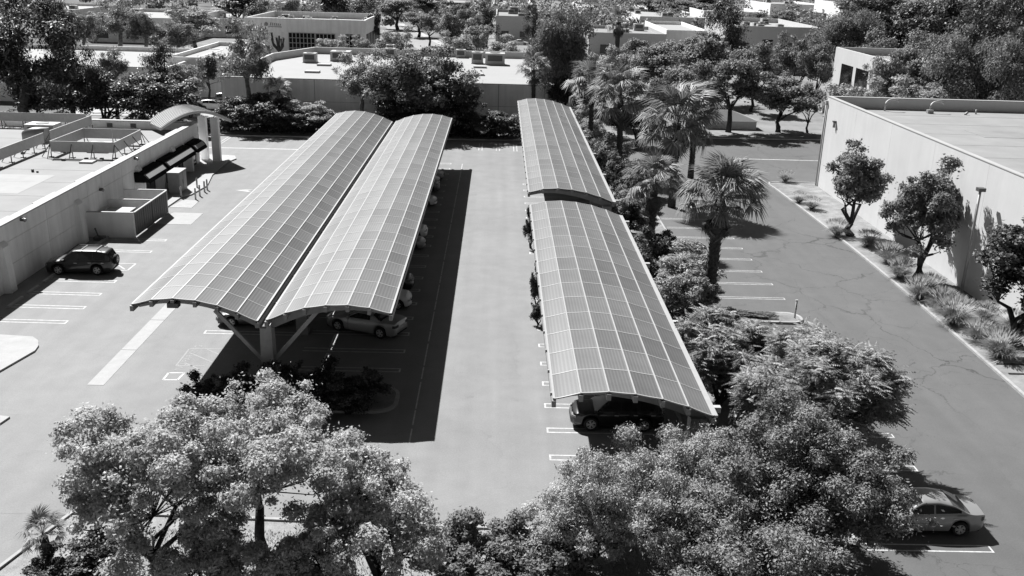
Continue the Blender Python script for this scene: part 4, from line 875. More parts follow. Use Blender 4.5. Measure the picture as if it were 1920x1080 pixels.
def palm(X, Y, H, R, label, nf=46, skirt=10, tr=.28, name='fan_palm', rough=True, z=0.05, seed=0):
    rg = random.Random(seed+int(X*10)); o = empty(name, (X, Y, z), 0, label, 'palm', 'fan palms'); b = MB()
    lean = Vector((rg.uniform(-.25, .25), rg.uniform(-.2, .2), 0))
    pts = [Vector((0, 0, H*t))+lean*t*t for t in (0, .25, .5, .75, 1)]
    b.tube(pts, [tr*1.25, tr, tr*.95, tr*.95, tr*1.05], 12)
    if rough:
        for k in range(int(H*26)):
            t = k/(H*26); a = k*2.4; p = Vector((0, 0, H*t))+lean*t*t; d = Vector((math.cos(a), math.sin(a), 0)); s = Vector((-d.y, d.x, 0)); up = Vector((0, 0, 1)); rr = tr*.93
            i = len(b.v); b.v += [tuple(p+d*rr-s*.09), tuple(p+d*rr+s*.09), tuple(p+d*(rr+.13)+up*.26), tuple(p+d*rr+up*.12)]; b.f += [(i, i+1, i+2), (i+1, i+3, i+2), (i, i+2, i+3)]; b.sm += [False]*3
    b.build('trunk', PALMT, o); top = pts[-1]; sc = R/2.0
    for k in range(nf):
        t = (k+.5)/nf; az_ = k*2.39996+rg.uniform(-.2, .2); el = math.radians(84-118*t+rg.uniform(-12, 12))
        f = link('frond', FR[k % 3], o, top+Vector((0, 0, .1)))
        f.rotation_euler = (rg.uniform(-.5, .5), -el, az_); s = sc*rg.uniform(.78, 1.15)*(1 if t > .12 else .8); f.scale = (s, s, s)
    for k in range(skirt):
        az_ = k*2.39996; f = link('dead_frond', FDEAD[k % 2], o, top+Vector((0, 0, -.15-.5*rg.random())))
        f.rotation_euler = (rg.uniform(-.6, .6), math.radians(rg.uniform(62, 84)), az_); s = sc*rg.uniform(.6, .85); f.scale = (s, s, s)
    return o
def palm_px(ub, Yb, uc, vc, Rpx, label, **k):
    p = at(uc, vc, Yb); return palm(p.x, Yb, p.z, Rpx/scale_at(Yb), label, **k)
palm_px(0, 60.4, 1347, 375, 84, 'biggest fan palm with a full spiky crown, standing nearest the small kerbed island', nf=54, skirt=16, tr=.38)
palm_px(0, 92.0, 1272, 232, 76, 'tall fan palm with loose crown in the middle of the strip, behind the front pair', nf=50, skirt=14, tr=.33)
palm_px(0, 78.5, 1228, 345, 60, 'shorter fan palm squeezed between the front palm and the single carport', nf=44, skirt=10, tr=.3)
palm_px(0, 106.0, 1306, 205, 52, 'fan palm right behind the tall loose-crowned one, crown touching the treetops', nf=44, skirt=10, tr=.3)
palm_px(0, 108, 1168, 180, 66, 'fan palm beside the middle of the farther single carport', nf=46, skirt=18, tr=.33)
palm_px(0, 118, 1112, 160, 50, 'rearmost fan palm at the far end of the farther single carport', nf=40, skirt=8, tr=.28)
palm_px(0, 133, 1003, 132, 34, 'slender fan palm before the pale roof, above the far end of the single carport', nf=30, skirt=4, tr=.26)
palm_px(0, 190, 1160, 42, 30, 'distant palm with a shaggy skirt rising above the trees', nf=26, skirt=16, tr=.5, rough=False)
palm_px(0, 131.5, 524, 170, 28, 'low fan palm in front of the pale wall at the back kerb', nf=26, skirt=2, tr=.25, rough=False)
palm_px(0, 31.5, 88, 1010, 52, 'young palm at the lower left corner beside the kerb', nf=26, skirt=3, tr=.16, rough=False)

# ------------------------------------------------------------------ grass bed by the white wall
def tuft_meshes(seed):
    rg = np.random.default_rng(seed); n = 700; az_ = rg.random(n)*2*PI; L = .8+.5*rg.random(n); out = .25+.75*rg.random(n)
    d = np.stack([np.cos(az_), np.sin(az_), np.zeros(n)], 1); s = np.stack([-np.sin(az_), np.cos(az_), np.zeros(n)], 1)*.008; V = []
    p = [d*.12*rg.random((n, 1))]
    for t in (.35, .7, 1.0): p.append(p[0]+d*(L*out*t)[:, None]+np.array([0, 0, 1.])*(L*(1.15*t-(.5+.35*out)*t*t))[:, None])
    Q = []
    for a, c, wa, wc in ((0, 1, 1, 1.2), (1, 2, 1.2, .9), (2, 3, .9, .1)): Q.append(np.stack([p[a]-s*wa, p[a]+s*wa, p[c]+s*wc, p[c]-s*wc], 1))
    V = np.concatenate(Q).reshape(-1, 3); bl = nmesh('blades', V, np.arange(len(V)).reshape(-1, 4), GRASSL)
    n = 260; az_ = rg.random(n)*2*PI; o = .15+.55*rg.random(n); d = np.stack([np.cos(az_)*o, np.sin(az_)*o, .95-.45*o*o+.15*rg.random(n)], 1)
    D = unit(d*np.array([1, 1, .7])); sd = unit(np.cross(D, rg.normal(size=(n, 3))))*.022
    V = np.stack([d, d+D*.12+sd, d+D*.3, d+D*.12-sd], 1).reshape(-1, 3); pm = nmesh('plumes', V, np.arange(len(V)).reshape(-1, 4), PLUME)
    return bl, pm
TF = [tuft_meshes(41), tuft_meshes(42)]
tufts = [(1474, 338, 1.0, 'alone at the far tip of the bed'), (1500, 378, .9, 'third pale clump from the far tip'), (1524, 390, 1.0, 'pale, just past the wall corner'), (1572, 440, 1.15, 'left of the first street-side tree trunk'), (1630, 460, 1.1, 'dark, right of the first tree trunk'), (1668, 490, 1.25, 'pale, between the first and second trees'),
         (1690, 520, 1.2, 'left of the second tree trunk'), (1728, 560, 1.3, 'in front of the second tree trunk'), (1745, 552, 1.2, 'dark, behind the second trunk'), (1770, 580, 1.2, 'darker, below the pole shadow'), (1792, 608, 1.5, 'largest and palest beside the kerb'), (1838, 640, 1.1, 'darker, second from the timber edging'), (1880, 670, 1.4, 'nearest the timber edging'), (1905, 620, 1.1, 'beneath the tree at the frame edge'), (1850, 600, 1.0, 'thin, against the white wall')]
for i, (u, v, s, lab) in enumerate(tufts):
    p = ground(u, v+4, .07); o = empty('fountain_grass', (p.x, p.y+.4, .07), i*1.3, 'fountain grass tuft with feathery plumes, '+lab, 'grass', 'fountain grass tufts in the bed'); s *= 1.12; o.scale = (s, s, s*.95)
    link('blades', TF[i % 2][0], o); link('plumes', TF[i % 2][1], o)
LT = mk_broad(51, H=6.6, W=4.6, n=26000, leaf=.17, m=LEAFM, bark=BARK, base=.14, clumps=90, cr=.19, hollow=.2, shell=.3); LT2 = mk_broad(57, H=6.6, W=4.6, n=26000, leaf=.17, m=LEAFM, bark=BARK, base=.14, clumps=90, cr=.18, hollow=.2, shell=.3)
LT3 = mk_broad(58, H=6.6, W=4.6, n=22000, leaf=.17, m=LEAFD, bark=BARK, base=.1, clumps=80, cr=.2, hollow=.2, shell=.3)
tree(LT, 31.9, 82.6, 9.0, 6.2, 'street_tree', 'clipped broadleaf tree with stout trunk by the white wall, farthest of three', group='trees along the white wall', rz=.4)
tree(LT2, 32.9, 70.6, 9.3, 6.3, 'street_tree', 'broadleaf tree with stout trunk by the white wall, middle of three', group='trees along the white wall', rz=1.4)
tree(LT3, 33.6, 56.8, 9.2, 7.6, 'street_tree', 'dark leafy tree by the white wall cut by the right frame edge, nearest of three', group='trees along the white wall', rz=2.9)
for u, v in ((1420, 632), ):
    pass
o = HD; gi = empty('ground_cover', (17.8, 60.9, .15), 0, 'low ground-cover planting on the small kerbed island', 'plant'); gi.scale = (1.2, .42, .14); link('crown', HB[1], gi)

# ------------------------------------------------------------------ buildings beyond the lot
def flat_building(name, x0, x1, y0, y1, h, label, wall=WALL, roof=ROOFW, par=.9, units=0, seed=0, panels=0, cat='building', parent_units=True, us=1.6):
    c = empty(name, ((x0+x1)/2, y0, 0), 0, label, cat); c.location = (0, 0, 0); t = .3
    if panels:
        for k in range(panels):
            a = x0+(x1-x0)*k/panels; e = x0+(x1-x0)*(k+1)/panels; MB().box(a+.03, e-.03, y0-.0, y0+t, 0, h).build('wall_panel', wall, c)
        MB().box(x0+.1, x1-.1, y0+.04, y0+t-.02, 0, h-.02).build('wall_core', STEELD, c)
    else: MB().box(x0, x1, y0, y0+t, 0, h).build('wall', wall, c)
    MB().box(x0, x0+t, y0+t, y1-t, 0, h).build('wall', wall, c); MB().box(x1-t, x1, y0+t, y1-t, 0, h).build('wall', wall, c); MB().box(x0, x1, y1-t, y1, 0, h).build('wall', wall, c)
    MB().box(x0+t, x1-t, y0+t, y1-t, h-par-.3, h-par).build('roof', roof, c)
    rg = random.Random(seed+3)
    for k in range(units):
        w = rg.uniform(.7, 1.2)*us; roof_unit(rg.uniform(x0+3, x1-3), rg.uniform(y0+(y1-y0)*.25, y1-3), h-par, w, w*rg.uniform(.8, 1.3), w*rg.uniform(.5, .8), None, c)
    return c
WB = empty('warehouse', (0, 0, 0), 0, 'wide low building with brilliant white roof across the back of the lot', 'building')
zt = 6.1; wx0, wx1 = at(415, 145, 137).x, 13
for k in range(8):
    a = wx0+(wx1-wx0)*k/8; e = wx0+(wx1-wx0)*(k+1)/8
    MB().box(a+.03, e-.03, 137, 137.3, 3.02, zt).build('wall_panel', WALLG, WB); MB().box(a+.03, e-.03, 137, 137.3, 0, 2.98).build('wall_panel', WALLG, WB)
MB().box(wx0+.1, wx1-.1, 137.05, 137.28, 0, zt-.03).build('wall_core', STEELD, WB)
MB().box(wx0-.05, wx1, 136.9, 137.4, zt, zt+.08).build('coping', STEEL, WB)
MB().box(wx0+.3, wx1, 137.3, 184, 4.9, 5.2).build('roof', ROOFW, WB)
zp = 5.2; par = [(wx0, 137.3), (wx0-.2, 170), (wx0+4.5, 184), (wx1, 185.5)]
for (a, c) in zip(par[:-1], par[1:]):
    MB().bar((a[0], a[1], 3.2), (c[0], c[1], 3.2), .35, 6.4).build('parapet', WALLW, WB)
for u, v, w, h, lab in ((582, 117, 2.2, 1.6, 'boxy rooftop unit at the left end of the brilliant white roof'), (640, 114, 3.4, 1.7, 'wide rooftop unit behind the narrow gum tree'), (732, 107, 2, 1.6, 'rooftop unit near the middle of the brilliant white roof'), (864, 108, 1.8, 1.5, 'rooftop unit at the back parapet of the brilliant white roof'), (895, 119, 2.0, 2.0, 'tall rooftop unit right of the oak on the brilliant white roof'), (928, 121, 3.4, 2.0, 'wide rooftop unit rightmost of the white roof cluster'), (732, 95, 1.6, 1.2, 'small rooftop unit close under the back parapet')):
    p = ground(u, v, zp); roof_unit(p.x, p.y, zp, w, w*.8, h, lab, None, 'rooftop units on the brilliant white roof')
for u, v in ((586, 136), (608, 123), (900, 127), (895, 141)):
    p = ground(u, v, zp); MB().box(p.x-1.1, p.x+1.1, p.y-.8, p.y+.8, zp, zp+.3).build('skylight', COPE, WB)
# two-storey glazed office
p = at(684, 38, 221); X1 = p.x; X0 = at(462, 36, 221).x; Hh = p.z
GB = flat_building('office_building', X0, X1, 221, 249, Hh, 'two storey office with deep blank fascia and gridded windows beyond the white roof', WALLG, ROOF, 1.5, 9, 4)
MB().box(X0-.3, X1+.3, 220.2, 221, Hh-2.9, Hh+.02).build('fascia', WALLG, GB)
p = at(499, 45, 220.1); b = MB(); b.cyl((p.x, 220.18, p.z), (p.x, 220.05, p.z), .42, 12)
for k in range(6): b.bar((p.x+.9+k*.42, 220.12, p.z-.3), (p.x+1.05+k*.42, 220.12, p.z+.35-.05*k), .16, .1, (0, 1, 0))
b.box(p.x+.4, p.x+3.4, 220.06, 220.18, p.z-.62, p.z-.5); b.build('wall_emblem', STEEL, GB)
for ua, ub, nx, zlo in ((541, 590, 7, .6), (592, 628, 5, 3.8), (648, 675, 4, 2.6)):
    xa, xb = at(ua, 60, 221).x, at(ub, 60, 221).x
    f = MB().box(xa, xb, 220.9, 220.98, zlo, Hh-3.1).build('window', GLAZE, GB)
    for k in range(nx+1): x = xa+(xb-xa)*k/nx; MB().box(x-.07, x+.07, 220.8, 220.9, zlo, Hh-3.1).build('mullion', WHITE, f)
    z = zlo
    while z < Hh-3.1: MB().box(xa, xb, 220.82, 220.9, z, z+.12).build('transom', WHITE, f); z += 1.1
for k in range(5): MB().box(X1, X1+.06, 223+k*5, 227+k*5, 2.2, Hh-3.2).build('window', GLAZE, GB)
flat_building('office_building', at(70, 120, 150).x-25, at(310, 100, 150).x, 150, 182, at(150, 122, 150).z, 'low building with pale roof behind the dark trees at the upper left', WALLG, ROOFW, .8, 1, 7, 5)
# roof wedge seen right of it
flat_building('office_building', at(312, 105, 160).x, at(414, 90, 160).x, 160, 190, at(312, 106, 160).z, 'adjoining low wing of the upper left building ending in a sloping parapet line', WALLG, ROOFW, .7, 1, 8)
c = empty('low_wall', (0, 0, 0), 0, 'pale screen wall section in front of the far parked cars', 'wall'); q = at(360, 172, 139); MB().box(q.x, q.x+.9, 139, 139.3, 0, 2.6).box(q.x-3, q.x, 139, 139.25, 0, 2.0).build('wall', WALL, c)
R2 = flat_building('office_building', at(1568, 88, 170).x, at(1568, 88, 170).x+60, 145, 170, at(1568, 88, 170).z, 'white portal-framed building with square openings behind the tall white one', WALLW, ROOF, 1.2, 1, 9)
xr = at(1568, 88, 170).x; hr = at(1568, 88, 170).z
for k, y in enumerate((146.5, 153.5, 160.5)): MB().box(xr-.03, xr+.0, y, y+5.6, .5, hr-2.4).build('window', GLASS, R2)
MB().box(xr+14, xr+30, 152, 160, hr-1.2, hr+.6).build('penthouse', SCRN, R2)
R3 = flat_building('office_building', at(1385, 40, 225).x, at(1545, 40, 225).x, 225, 262, at(1385, 48, 225).z, 'white building with rounded corner wall and crowded roof units near the upper right', WALLW, ROOFW, 1.1, 12, 10)
for z0 in (2.6, 6.2): MB().box(at(1430, 70, 225).x, at(1450, 70, 225).x, 224.95, 225.0, z0-1, z0+1).build('window', GLASS, R3)
FB = [  # u0,u1,v_top,Y0,depth,label,wall,roof,units
 (1105, 1250, 62, 250, 30, 'low grey building behind the shaggy distant palm', SCRN, ROOF, 5), (1250, 1330, 57, 258, 40, 'low building with a plain white roof left of the big dark gum', WALLG, ROOFW, 0),
 (1200, 1330, 32, 360, 60, 'long pale roofed building beyond the distant palm', WALLG, ROOFW, 7), (1095, 1230, 18, 430, 70, 'wide grey roofed building high beyond the centre', WALLG, ROOF, 4), (1090, 1160, 6, 560, 60, 'farthest grey building right of the central gum', SCRN, ROOF, 3),
 (1320, 1440, 22, 400, 40, 'far low building with small rooftop boxes left of the dark gum', WALLG, ROOFW, 5), (1445, 1545, 8, 480, 50, 'far white roofed building near the upper right treetops', WALL, ROOFW, 6), (1500, 1550, 24, 390, 20, 'small dark roofed building below the far white roof', SCRN, mat('dark_roof', .07, .8), 0),
 (500, 600, 8, 420, 60, 'far pale building behind the glazed office', WALL, ROOFW, 3), (160, 330, 32, 255, 40, 'pale roofed building behind the tall gums at the upper left', WALLG, ROOFW, 3), (330, 470, 34, 280, 40, 'long pale roof left of the glazed office', WALL, ROOFW, 4),
 (775, 880, 4, 420, 50, 'dark fronted building closing the far street', STEELD, ROOF, 0), (930, 1000, 30, 290, 40, 'angular grey building with slanted end wall right of the cypress', SCRN, ROOF, 4), (925, 1000, 8, 440, 60, 'far low building above the angular grey one', WALL, ROOFW, 3), (20, 140, 30, 330, 40, 'far building behind the dark gums at the upper left corner', WALLG, ROOFW, 2),
 (1600, 1760, 10, 400, 50, 'far building hidden behind the dark wooded slope', WALLG, ROOF, 2)]
for i, (u0, u1, vt, Yb, dp, lab, wl, rf, un) in enumerate(FB):
    p, q = at(u0, vt, Yb), at(u1, vt, Yb); h = max(min((p.z+q.z)/2, 12), 3.5)
    B = flat_building('far_building', p.x, q.x, Yb, Yb+dp, h, lab, wl, rf, .9, un, 20+i, cat='building', us=2.4)
    nw = max(2, int((q.x-p.x)/7))
    for k in range(nw):
        x = p.x+(q.x-p.x)*(k+.3)/nw; MB().box(x, x+(q.x-p.x)*.4/nw, Yb-.05, Yb, 1.0, min(3.2, h*.6)).build('window', GLASS, B)
# surfaces beyond
def quadg(name, pts, z, m): return sheet(name, [(ground(*p).x, ground(*p).y) for p in pts], z, m)
quadg('street', [(792, 98), (836, 98), (836, 90), (745, 44), (712, 44)], 0.01, ASPF); quadg('pavement', [(836, 90), (846, 88), (756, 44), (745, 44)], 0.02, CONC)
sheet('yard', [(-62, 139), (-34, 139), (-39, 200), (-62, 200)], 0.0, ASPF)
sheet('yard', [(13, 139), (60, 137), (75, 225), (60, 300), (-30, 300), (-30, 190), (13, 188)], 0.0, mat('pale_yard', .2, .9, .3, .15, .1))
sheet('yard', [(-75, 200), (-30, 200), (-30, 300), (-100, 300)], -0.004, mat('pale_yard2', .2, .9, .3, .15, .1))
sheet('yard', [(60, 300), (140, 300), (260, 620), (-160, 620), (-100, 305), (60, 305)], -0.008, mat('pale_yard3', .2, .9, .4, .05, .1))
fc = [((-43.0, 147), 0.06, PW, 'hatch', 'white hatchback parked far beyond the entrance canopy, nearer of the pair'), ((-42.2, 153.5), .06, PS, 'suv', 'silver wagon parked far beyond the entrance canopy, behind the white one'), ((-38.0, 140.6), .1, PK, 'sedan', 'dark car barely showing above the vaulted entrance canopy'), ]
for (x, y), a, p, kd, lab in fc: car(kd, 'far_parked_car', lab, (x, y), a, p, 'car', 'cars parked in the far yard')
q = ground(975, 84); car('sedan', 'far_parked_car', 'white car parked before the angular grey building', (q.x, q.y), 0, PW, 'car', 'cars parked in the far yard')
q = ground(1450, 215); c = empty('roofed_shelter', (0, 0, 0), 0, 'small pale pyramid-roofed kiosk behind the trees at the far kerb', 'kiosk'); q = at(1372, 240, 141)
MB().box(q.x-4, q.x+3.6, 141, 144, 0, 1.2).build('wall', SCRN, c); b = MB(); b.quadstrip([[(q.x-4.3, 140.7, 1.2), (q.x+3.9, 140.7, 1.2), (q.x+3.9, 144.3, 1.2), (q.x-4.3, 144.3, 1.2)], [(q.x-2, 142.4, 2.6), (q.x, 142.4, 2.6), (q.x, 142.6, 2.6), (q.x-2, 142.6, 2.6)]], smooth=False); b.build('roof', ROOFW, c)

# ------------------------------------------------------------------ trees beyond the lot: kind, u, v_top, width px, Y, name, label
OAK = mk_broad(61, H=9.5, W=15, n=26000, leaf=.3, m=LEAFM, base=.12, clumps=130, cr=.15, bark=BARK); OAKD = mk_broad(62, H=8, W=10, n=15000, leaf=.3, m=LEAFD, base=.08, clumps=70, cr=.2)
BIG = mk_broad(63, H=16, W=11, n=32000, leaf=.36, m=LEAFM, base=.1, clumps=90, cr=.23, droop=.5, aspect=2.6)
T = [
 (OAK, 775, 83, 275, 131.5, 'oak_tree', 'wide spreading oak behind the far end of the double carport'),
 (E1, 675, 84, 90, 133.5, 'gum_tree', 'narrow gum tree rising over the brilliant white roof, left of the oak'),
 (E1, 458, 26, 100, 134.5, 'gum_tree', 'tall gum with bare pale trunk at the left end of the white roofed building'),
 (E3, 30, -40, 230, 118, 'gum_tree', 'huge near-black gum filling the upper left corner'),
 (E3, 108, -10, 110, 123, 'gum_tree', 'dark gum overlapping the huge black one on its right'),
 (OAKD, 180, 118, 170, 126, 'oak_tree', 'dark round tree behind the low building roof, left one'),
 (OAKD, 290, 132, 170, 126, 'oak_tree', 'mid-dark round tree behind the low building roof, right of the dark one'),
 (E2, 205, 72, 60, 136, 'gum_tree', 'slim gum standing in front of the far pale roof at the left'), (E3, 290, 60, 90, 138, 'gum_tree', 'dark gum with long drooping clumps before the far pale roof'),
 (B3, 350, 112, 62, 142, 'broadleaf_tree', 'small pale round tree left of the far parked cars'), (B2, 388, 100, 52, 152, 'broadleaf_tree', 'small dark round tree right of the pale one above the far cars'),
 (OAKD, 480, 172, 150, 129, 'dense_tree', 'very dark bushy tree at the back kerb right of the vaulted canopy'), (B3, 583, 190, 80, 130, 'broadleaf_tree', 'open pale small tree against the grey wall at the back kerb'), (B2, 425, 185, 60, 128.5, 'broadleaf_tree', 'dark small tree directly behind the entrance pillars'),
 (OAKD, 545, 200, 100, 128.5, 'dense_tree', 'low dark shrubby tree in the back hedge left of the double carport'), (OAKD, 636, 208, 60, 128.6, 'dense_tree', 'low dark tree in the back hedge just left of the carport end'),
 (OAKD, 850, 150, 120, 130, 'dense_tree', 'dark tree right of the wide oak against the grey wall'), (OAKD, 930, 205, 110, 128.5, 'dense_tree', 'dark hedge tree between the two carport far ends'), (B2, 885, 205, 70, 128, 'dense_tree', 'small dark hedge tree at the right foot of the oak'), (OAKD, 760, 175, 140, 128.5, 'dense_tree', 'dark undergrowth tree below the oak between the wings'),
 (BIG, 1050, -5, 125, 139, 'gum_tree', 'large rounded gum rising over the farther single carport'), (B2, 1055, 135, 70, 136, 'dense_tree', 'dark low crown beneath the large rounded gum'),
 (B1, 1380, 100, 110, 138, 'broadleaf_tree', 'upright leafy tree with a clear straight trunk before the small kiosk'),
 (B4, 1470, 150, 130, 139, 'broadleaf_tree', 'multi-stemmed spreading tree at the far kerb left of the white wall'), (B4, 1525, 160, 60, 139.5, 'broadleaf_tree', 'small spreading tree touching the white wall corner'),
 (B4, 1305, 120, 110, 136, 'broadleaf_tree', 'rounded tree left of the straight-trunked one'), (B5, 1270, 160, 90, 134, 'dense_tree', 'dark rounded tree behind the fan palm crowns'),
 (B4, 1225, 90, 130, 160, 'broadleaf_tree', 'spreading tree with forked trunk in the middle of the far grove'), (B3, 1120, 90, 80, 150, 'broadleaf_tree', 'bright leafy tree right of the large rounded gum'), (B3, 1160, 110, 90, 142, 'broadleaf_tree', 'bright tree below the distant shaggy palm'),
 (B4, 1330, 75, 130, 168, 'broadleaf_tree', 'soft grey round tree left of the white rounded building'), (B4, 1290, 72, 110, 185, 'broadleaf_tree', 'wide low tree under the plain white roof'), (E3, 1365, -20, 110, 200, 'gum_tree', 'tall dark gum in front of the white rounded building'),
 (B4, 1420, 84, 90, 160, 'broadleaf_tree', 'thin sunlit tree before the white rounded building'), (OAK, 1500, 62, 140, 178, 'broadleaf_tree', 'broad soft tree right of the white rounded building'), (B4, 1540, 85, 70, 165, 'broadleaf_tree', 'tree filling the gap left of the portal-framed building'),
 (BIG, 1590, 5, 120, 205, 'gum_tree', 'large speckled gum above the portal-framed building'), (OAKD, 1690, 8, 170, 220, 'dense_tree', 'dark layered tree behind the portal-framed building, left'), (B4, 1650, 60, 90, 185, 'broadleaf_tree', 'lighter shrubby tree along the back parapet of the portal building, left'), (B4, 1740, 62, 110, 185, 'broadleaf_tree', 'lighter shrubby tree along the back parapet of the portal building, right'),
 (E2, 1655, 85, 60, 139, 'gum_tree', 'slim gum in front of the portal-framed building'), (B4, 1700, 95, 110, 130, 'broadleaf_tree', 'airy tree before the portal building openings'), (B3, 1600, 148, 110, 122, 'broadleaf_tree', 'low pale tree behind the corner of the tall white wall'), (B3, 1740, 150, 120, 120, 'broadleaf_tree', 'low pale tree peeping over the white parapet'),
 (E3, 1850, -30, 180, 150, 'gum_tree', 'very dark drooping gum at the upper right corner'), (BIG, 1810, 45, 160, 125, 'gum_tree', 'big dark drooping tree directly over the right parapet'), (BIG, 1910, 50, 140, 122, 'gum_tree', 'dark drooping tree cut by the right frame edge over the parapet'), (OAKD, 1790, -20, 170, 240, 'dense_tree', 'dark wooded crown near the upper right corner, left'), (E3, 1920, -60, 170, 190, 'gum_tree', 'black gum filling the extreme upper right'),
 (E4, 150, 0, 70, 200, 'gum_tree', 'grey gum with slanting pale limbs at the upper left'), (E1, 215, -15, 90, 210, 'gum_tree', 'tall open gum left of centre in the far row at the upper left'), (E4, 265, -5, 80, 205, 'gum_tree', 'pale trunked gum before the far pale roofed building'), (E4, 330, 20, 80, 200, 'gum_tree', 'light grey gum left of the pale long roof'), (B3, 360, 10, 90, 230, 'broadleaf_tree', 'pale soft tree behind the light grey gum'), (B2, 440, -20, 90, 300, 'dense_tree', 'dark tree cluster left of the glazed office, far'),
 (E3, 480, -10, 60, 262, 'gum_tree', 'dark gum directly left behind the glazed office'), (B1, 545, -8, 34, 265, 'cypress', 'narrow conical tree behind the glazed office roof'), (B2, 620, -30, 70, 262, 'dense_tree', 'black tree behind the right half of the glazed office'), (E3, 680, -25, 70, 260, 'gum_tree', 'dark forked gum at the right corner of the glazed office'), (B2, 695, 20, 50, 240, 'dense_tree', 'dark tree just right of the glazed office'),
 (B3, 738, 52, 66, 200, 'round_shrub', 'big pale rounded bush between the glazed office and the street'), (B3, 620, 68, 60, 205, 'round_shrub', 'pale bush in front of the glazed office windows, left'), (B3, 680, 68, 40, 205, 'round_shrub', 'pale bush at the glazed office corner, right'),
 (B1, 785, 20, 60, 300, 'broadleaf_tree', 'first street tree left of the far street kerb'), (B1, 805, 24, 44, 270, 'broadleaf_tree', 'second street tree by the far kerb'), (B4, 845, 28, 60, 235, 'broadleaf_tree', 'pale loose tree at the near end of the far street'), (B4, 870, 5, 40, 330, 'broadleaf_tree', 'slim tree half way along the far street'), (B1, 872, 12, 44, 265, 'broadleaf_tree', 'round tree beside the dark cypress pair'), (B3, 890, 40, 60, 205, 'round_shrub', 'pale domed tree with dark underside, right of the street'), (B3, 860, 62, 60, 195, 'round_shrub', 'low pale tree at the street mouth'), (B3, 940, 70, 80, 192, 'round_shrub', 'low pale hedge-like tree behind the white roof'),
 (E3, 915, -12, 50, 240, 'gum_tree', 'dark conical tree right of the pale domed one'), (E3, 1000, -5, 44, 250, 'gum_tree', 'dark tree beside the angular grey building'), (B1, 745, -5, 70, 330, 'broadleaf_tree', 'soft round tree left of the far street end'), (B2, 790, -10, 60, 380, 'dense_tree', 'dark tree behind the far street trees'),
 (B4, 1240, -5, 90, 420, 'broadleaf_tree', 'far rounded tree right of the centre skyline'), (B4, 1290, 2, 100, 440, 'broadleaf_tree', 'far rounded tree in front of the long pale roof'), (B2, 1330, -10, 60, 470, 'dense_tree', 'far dark tree left of the tall dark gum'), (B4, 1420, 25, 90, 300, 'broadleaf_tree', 'leafy tree above the rounded white building, left'), (B4, 1470, 22, 70, 310, 'broadleaf_tree', 'leafy tree above the rounded white building, right'), (B4, 1640, -20, 150, 330, 'broadleaf_tree', 'far mid-grey treetop above the layered dark tree'),
 (B4, 1070, 60, 60, 200, 'broadleaf_tree', 'tree seen right behind the large rounded gum'), (B4, 1195, 75, 80, 205, 'broadleaf_tree', 'low tree in front of the grey building by the distant palm'), (B4, 640, -15, 70, 520, 'broadleaf_tree', 'farthest tree behind the black one'), (B3, 325, 150, 90, 131, 'broadleaf_tree', 'paler shrubby tree right end behind the low building'), (B2, 60, 150, 120, 120, 'dense_tree', 'black undergrowth tree beneath the huge gum'),
 (B5, 1200, 190, 90, 125, 'dense_tree', 'dark tree behind the rear fan palm'), (B3, 1115, 185, 80, 126, 'broadleaf_tree', 'bright leafy tree beyond the far end of the single carport'), (B4, 1245, 150, 90, 140, 'broadleaf_tree', 'soft tree behind the rear palms'),
]
for P, u, vt, w, Y, nme, lab in T: tree_px(P, u, vt, w, Y, nme, lab)
# pollarded tree
pt = empty('pollarded_tree', (0, 0, 0), 0, 'bare pollarded tree with knuckled limbs left of the gridded window', 'tree'); q = at(524, 92, 212); b = MB(); rg = random.Random(4)
b.tube([(q.x, 212, 0), (q.x, 212, 3)], [.4, .35], 8)
for k in range(7):
    a = k*.9; d = Vector((math.cos(a)*rg.uniform(.8, 1.9), math.sin(a), rg.uniform(2.6, 4.2))); b.tube([(q.x, 212, 2.8), Vector((q.x, 212, 2.8))+d*.5+Vector((d.x*.3, 0, -.2)), Vector((q.x, 212, 2.8))+d], [.26, .2, .24], 6)
b.build('trunk', BARK, pt)
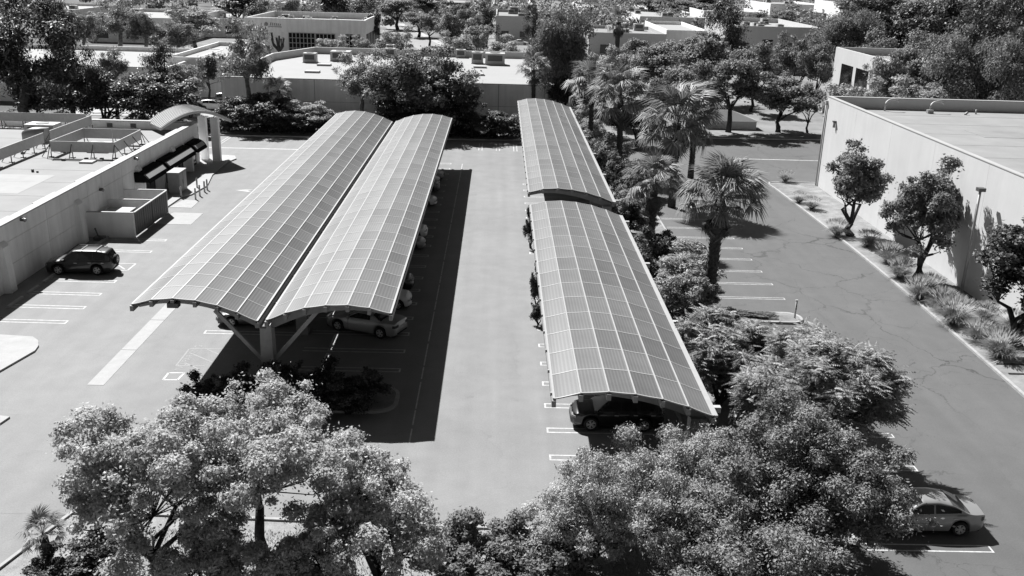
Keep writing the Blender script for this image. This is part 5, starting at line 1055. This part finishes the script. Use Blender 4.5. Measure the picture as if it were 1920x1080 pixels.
# back hedge and shrub belt behind the kerb (far and dense: reads as one mass)
rg = np.random.default_rng(77); n = 30000
X = rg.uniform(-60, 12, n); Yh = 128.3+rg.normal(size=n)*.8+(X+60)*.03; Z = rg.random(n)**.7*(1.2+.6*np.sin(X*.5)+.5*np.sin(X*1.3+1)); P_ = np.stack([X, Yh, Z+.05], 1)
V, F = leaf_quads(P_, unit(rg.normal(size=(n, 3))+np.array([0, -.3, .5])), rg.normal(size=(n, 3)), .25+.15*rg.random(n), .14+.08*rg.random(n))
h = link('hedge', nmesh('hedge', V, F, LEAFD)); tag(h, 'continuous dark hedge along the back kerb of the lot', 'hedge', kind='stuff')
# distant woods to the horizon, one mass
n = 130000; k = 1100; cy = 330+1000*rg.random(k)**1.5; cx = rg.uniform(-1, 1, k)*(90+cy*.45); ch = rg.uniform(4, 10, k); idx = rg.integers(0, k, n); d = unit(rg.normal(size=(n, 3))); d[:, 2] = abs(d[:, 2])
P_ = np.stack([cx[idx], cy[idx], ch[idx]*.3], 1)+d*np.stack([ch[idx]*.55, ch[idx]*.55, ch[idx]*.7], 1)*(.55+.5*rg.random((n, 1)))
V, F = leaf_quads(P_, unit(d+rg.normal(size=(n, 3))*.5), rg.normal(size=(n, 3)), .9+.6*rg.random(n), .6+.4*rg.random(n))
h = link('distant_woods', nmesh('distant_woods', V, F, LEAFM)); tag(h, 'distant band of scattered treetops at the top of the view', 'woods', kind='stuff')
# ground litter on lawn: short dry grass
n = 26000; X = rg.uniform(-16, 6, n); Yg = rg.uniform(24, 34.3, n); P_ = np.stack([X, Yg, np.full(n, .08)], 1)
V, F = leaf_quads(P_, unit(rg.normal(size=(n, 3))*np.array([1, 1, .4])), np.tile([0, 0, 1.], (n, 1))+rg.normal(size=(n, 3))*.3, .09+.05*rg.random(n), .03+.02*rg.random(n))
h = link('lawn_grass', nmesh('lawn_grass', V, F, leafmat('turf_blade', .26, .3, .3))); tag(h, 'short pale grass blades on the lawn under the lower left trees', 'grass', kind='stuff')
